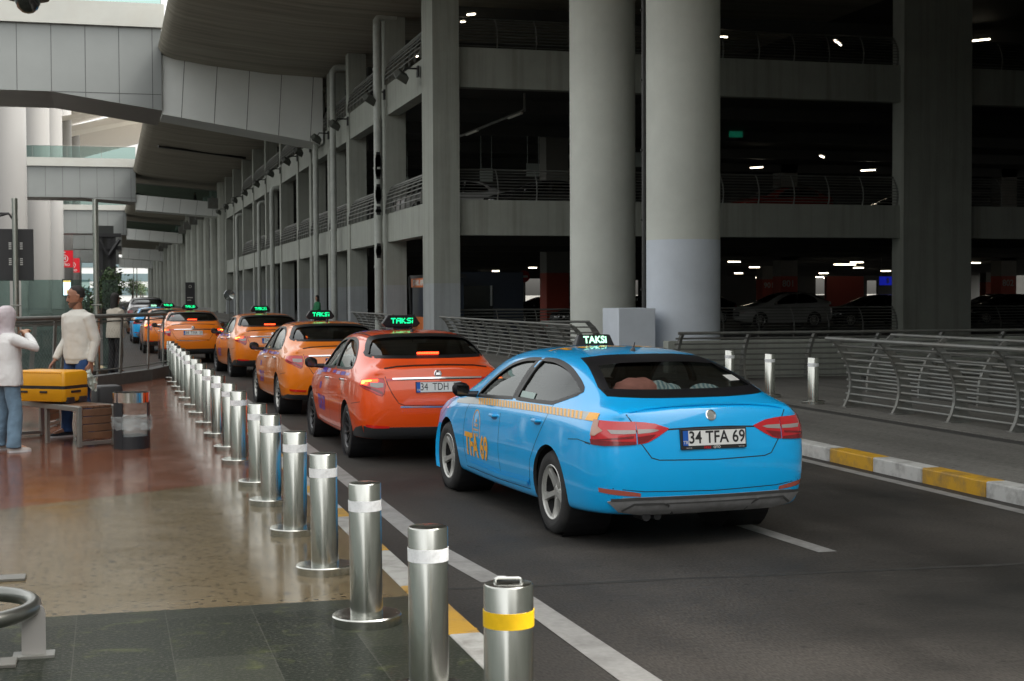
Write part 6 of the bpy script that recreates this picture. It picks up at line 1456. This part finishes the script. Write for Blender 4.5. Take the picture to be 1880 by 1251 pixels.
def person(label, loc, rz, H, arms, legs, top, bottom, shoes, skin=SK, head_rot=0, head_tilt=0, hair=None, vox=.008, female=False, hem=.86, bag=None, extra=None, cat='person', sleeve=1.0):
    """arms: for (left, right): shoulder, elbow, wrist, palm normal; legs: hip, knee, ankle, toe; local x = facing, y = left, z up, for a body 1.75 m tall"""
    t = thing('person', label, cat, loc, rz); k = H/1.75; t.scale = (k,k,k)
    sw = .165 if not female else .145
    q = MB()
    ell(q, [(.86,.13,.10),(.93,.165,.115),(1.0,.155,.11),(1.10,.135,.10),(1.22,.150,.11),(1.34,.172,.118),(1.42,.165,.10),(1.47,.10,.07)] if not female else [(.84,.15,.11),(.92,.175,.13),(1.0,.155,.11),(1.08,.128,.095),(1.20,.138,.12),(1.30,.150,.12),(1.38,.150,.09),(1.43,.09,.06)])
    q.tube([(-.005,0,1.40),(.008,0,1.50),(.018,0,1.57)], [.066,.056,.056], 14)
    HM = Matrix.Translation((.015,0,1.510)) @ Euler((0, head_tilt, head_rot)).to_matrix().to_4x4()
    head_parts(q, HM)
    for a in arms: q.tube([a[0], a[1], a[2]], [.050,.040,.027], 12); hand(q, a[2], Vector(a[2])-Vector(a[1]) if len(a) < 5 else a[4], a[3], a[5] if len(a) > 5 else .5)
    for l_ in legs: q.tube([l_[0], l_[1], l_[2]], [.082,.056,.038], 14); q.tube([l_[2], l_[3]], [.040,.030], 10)
    body = as_part('body', remesh(q, vox, 3), skin, t)
    # top garment
    q = MB(); g = .022
    if not female: rings = [(hem,.178,.136),(hem+.05,.182,.140),(hem+.055,.200,.150),(1.0,.200,.150),(1.12,.196,.146),(1.24,.198,.146),(1.34,.202,.144),(1.42,.188,.120),(1.475,.105,.082),(1.488,.075,.070)]
    else: rings = [(hem,.235,.17),(hem+.1,.232,.17),(1.0,.215,.16),(1.10,.20,.15),(1.22,.198,.155),(1.32,.19,.145),(1.39,.165,.11),(1.44,.10,.08)]
    ell(q, rings, 24)
    for a in arms: 
        s0, e0, w0 = Vector(a[0]), Vector(a[1]), Vector(a[2]); w1 = e0.lerp(w0, .93*sleeve)
        q.tube([s0+Vector((0,-.04 if s0.y > 0 else .04,.0)), s0, s0.lerp(e0,.5), e0, e0.lerp(w1,.5), w1, e0.lerp(w0,.97*sleeve)], [.062,.074,.066,.058,.050,.042,.038], 14)
    as_part('sweater' if not female else 'blouse', remesh(q, .010, 5, wr=.014, ws=.15), top, t)
    q = MB(); fl = .062 if not female else .085
    ell(q, [(.86,.168,.118),(.93,.176,.124),(1.0,.168,.120),(1.06,.155,.112)] if not female else [(.82,.17,.125),(.92,.188,.138),(1.0,.165,.12),(1.06,.145,.11)], 20)
    for l_ in legs:
        h_, kn, an = [Vector(v) for v in l_[:3]]; q.tube([h_+Vector((0,0,.06)), h_, h_.lerp(kn,.5), kn, kn.lerp(an,.5), an+Vector((0,0,.03)), an+Vector((0,0,-.03))], [.09,.105,.092,.074 if not female else .082,.068 if not female else .088,fl,fl+.006], 16)
    as_part('trousers', remesh(q, .010, 5, wr=.014, ws=.13), bottom, t)
    for l_ in legs:
        an, to = Vector(l_[2]), Vector(l_[3]); d = (to-an); d.z = 0; d.normalize(); c = Vector((-d.y,d.x,0)); q = MB(); zf = to.z-.03
        R = []
        for u, w, h_ in ((-.07,.025,.06),(-.05,.036,.085),(.02,.038,.10),(.08,.043,.075),(.14,.044,.055),(.19,.034,.042),(.21,.012,.03)):
            cc = Vector((an.x,an.y,zf))+d*u; R.append([cc-c*w, cc+c*w, cc+c*w*.95+Vector((0,0,h_*.6)), cc+c*w*.5+Vector((0,0,h_)), cc-c*w*.5+Vector((0,0,h_)), cc-c*w*.95+Vector((0,0,h_*.6))])
        q.loft(R); so = q.build('shoe', shoes[0], t)
        q = MB(); q.loft([[v+Vector((0,0,-.002 if i < 2 else 0)) for i, v in enumerate((r[0]-c*.003, r[1]+c*.003, r[1]+c*.003+Vector((0,0,.02)), r[0]-c*.003+Vector((0,0,.02))))] for r in R]); q.build('sole', shoes[1], so)
    if hair == 'short':
        q = MB(); ell(q, [(.110,.0725,.060,-.040),(.15,.0780,.076,-.028),(.185,.0785,.082,-.023),(.205,.0755,.084,-.016),(.228,.060,.073,-.012),(.248,.036,.046,-.010),(.2525,.012,.016,-.010)], 24, HM)
        hr = q.build('hair', mat('hair_black', (.012,.010,.009), .75, bump=.4, bscale=150), t)
        q = MB()
        q.hexa([HM @ Vector(v) for v in ((.084,-.034,.060),(.103,-.026,.062),(.103,.026,.062),(.084,.034,.060),(.088,-.022,.073),(.106,-.015,.076),(.106,.015,.076),(.088,.022,.073))]); q.build('moustache', mat('hair_black', (.012,.010,.009), .75), t, bevel=.003)
        q = MB(); ell(q, [(-.001,.026,.022,.062),(.014,.040,.038,.050),(.036,.055,.0615,.029),(.062,.063,.076,.014)], 20, HM); q.build('beard_stubble', mat('stubble', (.12,.062,.042), .8), t)
        for s_ in (-1, 1):
            q = MB(); q.hexa([HM @ Vector(v) for v in ((.090,s_*.020,.140),(.099,s_*.020,.140),(.093,s_*.050,.142),(.080,s_*.050,.142),(.090,s_*.020,.148),(.099,s_*.020,.148),(.090,s_*.050,.150),(.078,s_*.050,.150))]); q.build('eyebrow', mat('hair_black', (.012,.010,.009), .75), t)
            q = MB(); q.lathe([(.0005,-.008),(.008,-.004),(.011,0),(.008,.004),(.0005,.008)], 12, 0, HM @ Matrix.Translation((.086,s_*.034,.122)) @ Matrix.Scale(.5,4,(1,0,0))); q.build('eye', mat('eye_dark', (.03,.02,.018), .2), t)
    elif hair == 'long':
        q = MB(); ell(q, [(-.16,.075,.05,-.05),(-.08,.088,.075,-.04),(0,.084,.085,-.035),(.08,.086,.085,-.028),(.15,.088,.098,-.016),(.20,.082,.100,-.010),(.235,.06,.07,-.01),(.256,.02,.02,-.01)], 20, HM); as_part('hair', remesh(q, .01, 3), mat('hair_black', (.012,.010,.009), .75), t)
    elif hair == 'hijab':
        q = MB(); ell(q, [(-.15,.15,.125,-.01),(-.11,.12,.11,-.01),(-.06,.085,.088,-.012),(-.01,.080,.088,-.008),(.05,.088,.098,-.010),(.12,.097,.112,-.012),(.18,.094,.112,-.016),(.225,.075,.09,-.016),(.256,.035,.045,-.014)], 24, HM)
        as_part('headscarf', remesh(q, .009, 4, wr=.010, ws=.09), mat('headscarf_lilac', (.50,.45,.48), .8, noise=.10, nscale=12, bump=.5, bscale=14), t)
    return t
M_knit = mat('cream_knit', (.55,.54,.50), .9, noise=.05, nscale=6, bump=.35, bscale=9)
M_jeans = mat('dark_jeans', (.018,.055,.16), .85, noise=.2, nscale=9, bump=.45, bscale=11)
M_ljeans = mat('light_jeans', (.13,.21,.29), .85, noise=.25, nscale=7, bump=.7, bscale=9)
M_blouse = mat('white_blouse', (.66,.66,.66), .8, noise=.05, nscale=5, bump=.7, bscale=7)
M_sole = mat('white_sole', (.6,.6,.62), .6); M_shoe = mat('black_shoe', (.012,.014,.022), .7); M_shoe2 = mat('pale_shoe', (.5,.45,.42), .7)
man = person('man in a cream sweater and jeans with moustache, standing behind the yellow suitcase', (-.345,18.45,.2), math.atan2(-.61,-.79), 1.83,
    [((0,.195,1.40),(-.05,.255,1.13),(.02,.245,.875),(0,-1,0),(.10,.02,-1),.7), ((0,-.195,1.40),(-.02,-.255,1.13),(.13,-.27,.90),(0,.3,-1),(.55,-.1,-.6),.6)],
    [((0,.095,.88),(.03,.12,.48),(-.02,.14,.085),(.14,.18,.03)), ((0,-.095,.88),(.06,-.14,.48),(.04,-.19,.085),(.20,-.22,.03))],
    M_knit, M_jeans, (M_shoe, M_sole), head_rot=-R_(28), head_tilt=R_(4), hair='short', vox=.0065)
t2 = thing('plastic_bag', 'crumpled clear plastic bag dangling from the man\'s hand', 'plastic bag', (0,0,0)); hp = Matrix.Translation(man.location) @ Matrix.Rotation(man.rotation_euler.z,4,'Z') @ Vector((.06,.27,.80)); t2.location = (hp.x,hp.y,.2+.72)
q = MB(); crumple(q, 0, 0, .12, .02, .015, .06, 14, 5, .6); crumple(q, .03, 0, .02, -.14, .06, .03, 14, 6, .7, .03, -.02); q.build('film', mat('bag_film', (.42,.47,.42), .35, coat=.5), t2, fixn=False)
woman = person('woman seen from behind in a lilac headscarf, white shirt and light blue jeans', (-1.08,17.05,.2), math.atan2(.50,.87), 1.60,
    [((0,.18,1.36),(.18,.20,1.16),(.24,.04,1.36),(0,-1,0),(.3,-.3,1),.9), ((0,-.18,1.36),(.20,-.36,1.26),(.20,-.12,1.42),(0,1,0),(0,.9,.5),.9)],
    [((0,.09,.88),(.01,.15,.48),(-.02,.20,.085),(.13,.22,.03)), ((0,-.09,.88),(.03,-.14,.48),(-.02,-.18,.085),(.13,-.20,.03))],
    M_blouse, M_ljeans, (M_shoe2, M_sole), skin=SKL, hair='hijab', female=True, hem=.80, vox=.009)
person('person with long black hair in a beige padded jacket behind the fence', (.16,34.4,.15), R_(40), 1.82,
    [((0,.18,1.36),(.05,.23,1.12),(.20,.18,1.0),(0,-1,0)), ((0,-.18,1.36),(.06,-.23,1.12),(.20,-.18,1.0),(0,1,0))],
    [((0,.09,.88),(.01,.10,.48),(-.02,.11,.085),(.13,.11,.03)), ((0,-.09,.88),(.03,-.10,.48),(-.02,-.11,.085),(.13,-.11,.03))],
    mat('beige_jacket', (.42,.38,.32), .8, bump=.6, bscale=12), mat('black_trousers', (.012,.012,.014), .9), (M_shoe, M_shoe), skin=SK, hair='long', female=True, hem=.78, vox=.012)
a = at(583,572,70); person('small figure in a green top walking beside the car park columns', (a.x,70,.15), R_(200), 1.74,
    [((0,.18,1.36),(.05,.23,1.12),(.20,.18,1.0),(0,-1,0)), ((0,-.18,1.36),(.06,-.23,1.12),(.20,-.18,1.0),(0,1,0))],
    [((0,.09,.88),(.01,.10,.48),(-.02,.11,.085),(.13,.11,.03)), ((0,-.09,.88),(.03,-.10,.48),(-.02,-.11,.085),(.13,-.11,.03))],
    mat('green_top', (.02,.17,.07), .8), M_jeans, (M_shoe, M_shoe), hair='long', female=True, vox=.014)
person('dark figure walking across the ramp of the second footbridge', (8.7,151.5,10.55), R_(180), 1.8,
    [((0,.18,1.36),(.05,.23,1.12),(.10,.22,.9),(0,-1,0)), ((0,-.18,1.36),(-.06,-.23,1.12),(-.02,-.22,.9),(0,1,0))],
    [((0,.09,.88),(.11,.10,.48),(.02,.11,.085),(.17,.11,.03)), ((0,-.09,.88),(-.03,-.10,.48),(-.22,-.11,.085),(-.07,-.11,.03))],
    mat('dark_coat', (.02,.02,.022), .9), mat('black_trousers', (.012,.012,.014), .9), (M_shoe, M_shoe), hair='short', vox=.02)
# ------------------------------------------------------------------ the cars
blue, PB = build_blue()
mr = paint('red_paint', (.86,.085,.006), amt=.05); mo = paint('orange_paint', (.88,.215,.006), amt=.05)
red, PR_, SR = build_sedan('red-orange taxi with dark rear screen and plate 34 TDH 29, second in the queue', mr, '34 TDH 29', (3.59,17.21,0), R_(91.3), letters='TDH 29')
red.name = 'taxi_red'; red.name = 'taxi.001'
o1, _, _ = build_sedan('bright orange taxi third in the queue, right behind the red one, brake lamps off', mo, '34 TEC 41', (3.50,23.75,0), R_(92.0), lit=False, rimm=M_rim, letters='TCA 17', black_low=False)
o2, _, _ = build_sedan('orange taxi fourth in the queue with glowing brake lamps', mo, '34 TBK 52', (3.63,34.95,0), R_(93.0), letters='TAH 52')
o3, _, _ = build_sedan('orange taxi with plate 34 TAA 35, at the far end of the bollard row', mo, '34 TAA 35', (2.32,42.9,0), R_(89.5), letters='TAA 35')
c = dup(o2, (2.0,50.3,0), R_(91), 'orange taxi mostly hidden behind the one with plate 34 TAA 35')
blue2 = dup(blue, (1.85,60.5,0), R_(91), 'far blue taxi glimpsed through the mesh fence beside the orange ones')
def plain_car(label, m, loc, rz, group, scale=(1,1,1)):
    root = thing('parked_car', label, 'car', loc, rz, group); root.scale = scale
    S = dict(EGEA); S['pillar'] = [(.95,1.03),(.85,1.41),(.715,1.412),(.815,1.03)]
    body, P = car_body(S, [m, M_cabin], root); glaze(P, S, root, M_glassd, M_glassd)
    for wx in (0, S['wb']):
        for sg in (1, -1): make_wheel(root, wx, .775*sg, sg, S['wr'], .205, .215, 'ten', M_rim)
    for sg in (1, -1):
        P.patch('corner', [[(70,.955),(26,.968),(22,.90),(26,.78),(60,.865),(70,.89)]], .006, sg, thick=.012).build('tail_lamp', M_lensd, root, fixn=False)
        P.patch('front', [[(sg*y, z) for y, z in ((.40,.66),(.56,.69),(.66,.74),(.68,.68),(.60,.60),(.42,.60))]], .005).build('headlight', M_lensw, root, fixn=False)
        make_mirror(root, 1.90, .87*sg, 1.03, sg, m)
    P.patch('front', [[(-.38,.66),(.38,.66),(.34,.50),(-.34,.50)]], .004).build('grille', M_gloss, root, fixn=False)
    return root
GR = 'cars parked in the car park'
mw = mat('white_paint', (.36,.36,.35), .25, coat=.8); mk = mat('black_paint', (.012,.012,.014), .15, coat=.9); mrd = mat('dark_red_paint', (.16,.02,.015), .25, coat=.8)
pw = plain_car('white car parked crosswise on the ground floor, right of the big pillar', mw, (32.2,63.5,.25), R_(180), GR, (1.05,1,1.15))
pk = plain_car('black car parked just right of the white one on the ground floor', mk, (37.6,64.5,.25), R_(172), GR, (1,1,1.05))
pr_ = plain_car('dark red car on the first floor behind the balustrade', mrd, (28.6,56.5,4.9), R_(185), GR)
for loc, rz, lab in (((46.2,66,.25),170,'black car right of the wide pier on the ground floor'),((42.6,72,.25),175,'black car in the second row behind the parked white one'),((32.5,75,.25),185,'black car behind the parked white one, second row'),
                     ((22.5,62,.25),178,'black car glimpsed between kiosk and round pillar, front row'),((26.5,69,.25),180,'black car glimpsed beside the round pillar, second row'),((24,76,.25),180,'black car beyond the kiosk, third row'),((50.5,74,.25),180,'black car deep behind the wide pier'),
                     ((17.9,56.2,4.9),176,'black car behind the first floor balustrade, beside the corner column'),((36.5,60,4.9),180,'black car on the first floor right of the red one')):
    c = dup(pk, loc, R_(rz), lab)
c = dup(pw, (14.9,58.9,4.9), R_(184), 'white car behind the first floor balustrade, beside the corner column')
c = dup(pk, (1.9,76,0), R_(90), 'black people carrier on the road beyond the taxis', 'far traffic'); c.scale = (1.08,1.12,1.24)
# ------------------------------------------------------------------ things lying on the blue taxi's rear shelf
def in_car(v): return blue.matrix_basis @ Vector(v)
t = thing('cushion', 'pink pleated cushion lying behind the blue taxi\'s rear screen', 'cushion', in_car((-.20,.24,1.055)), blue.rotation_euler.z+.15)
q = MB(); R = []
n = 40
for i in range(-8, 9):
    x = i/8; w = math.sqrt(max(0,1-x*x))
    R.append([Vector((x*.16, (w+.02)*.20*cos(2*pi*j/n)*(1+.035*cos(10*2*pi*j/n)), .095+(w+.02)*.095*sin(2*pi*j/n)*(1+.06*cos(2*pi*j*10/n)))) for j in range(n)])
q.loft(R); q.build('cover', mat('pink_velvet', (.50,.20,.16), .8, noise=.15, nscale=15), t)
t = thing('blanket', 'crumpled blue and white striped blanket next to the pink cushion', 'blanket', in_car((-.25,-.14,1.05)), blue.rotation_euler.z)
def _str(nt, nn, l, p):
    tc = N(nn, 'ShaderNodeTexCoord'); w = N(nn, 'ShaderNodeTexWave'); w.bands_direction = 'Y'; w.inputs['Scale'].default_value = 9; w.inputs['Distortion'].default_value = 6; w.inputs['Detail'].default_value = 2; l.new(tc.outputs['Object'], w.inputs['Vector'])
    m = N(nn, 'ShaderNodeMix', data_type='RGBA'); l.new(w.outputs[0], m.inputs[0]); m.inputs[6].default_value = (.10,.22,.26,1); m.inputs[7].default_value = (.50,.55,.52,1); l.new(m.outputs[2], p.inputs['Base Color']); p.inputs['Roughness'].default_value = .9
M_str = tex_mat('striped_blanket', _str)
q = MB()
for k in range(9):
    cx, cy, r = random.uniform(-.07,.07), random.uniform(-.25,.22), random.uniform(.06,.10)
    q.lathe([(.001,-r),(r*.7,-r*.7),(r,0),(r*.8,r*.6),(r*.4,r*.95),(.001,r)], 14, 0, Matrix.Translation((cx,cy,.06)) @ Euler((random.uniform(0,3),random.uniform(0,3),0)).to_matrix().to_4x4() @ Matrix.Scale(1.35,4,(0,1,0)))
as_part('cloth', remesh(q, .012, 3), M_str, t)
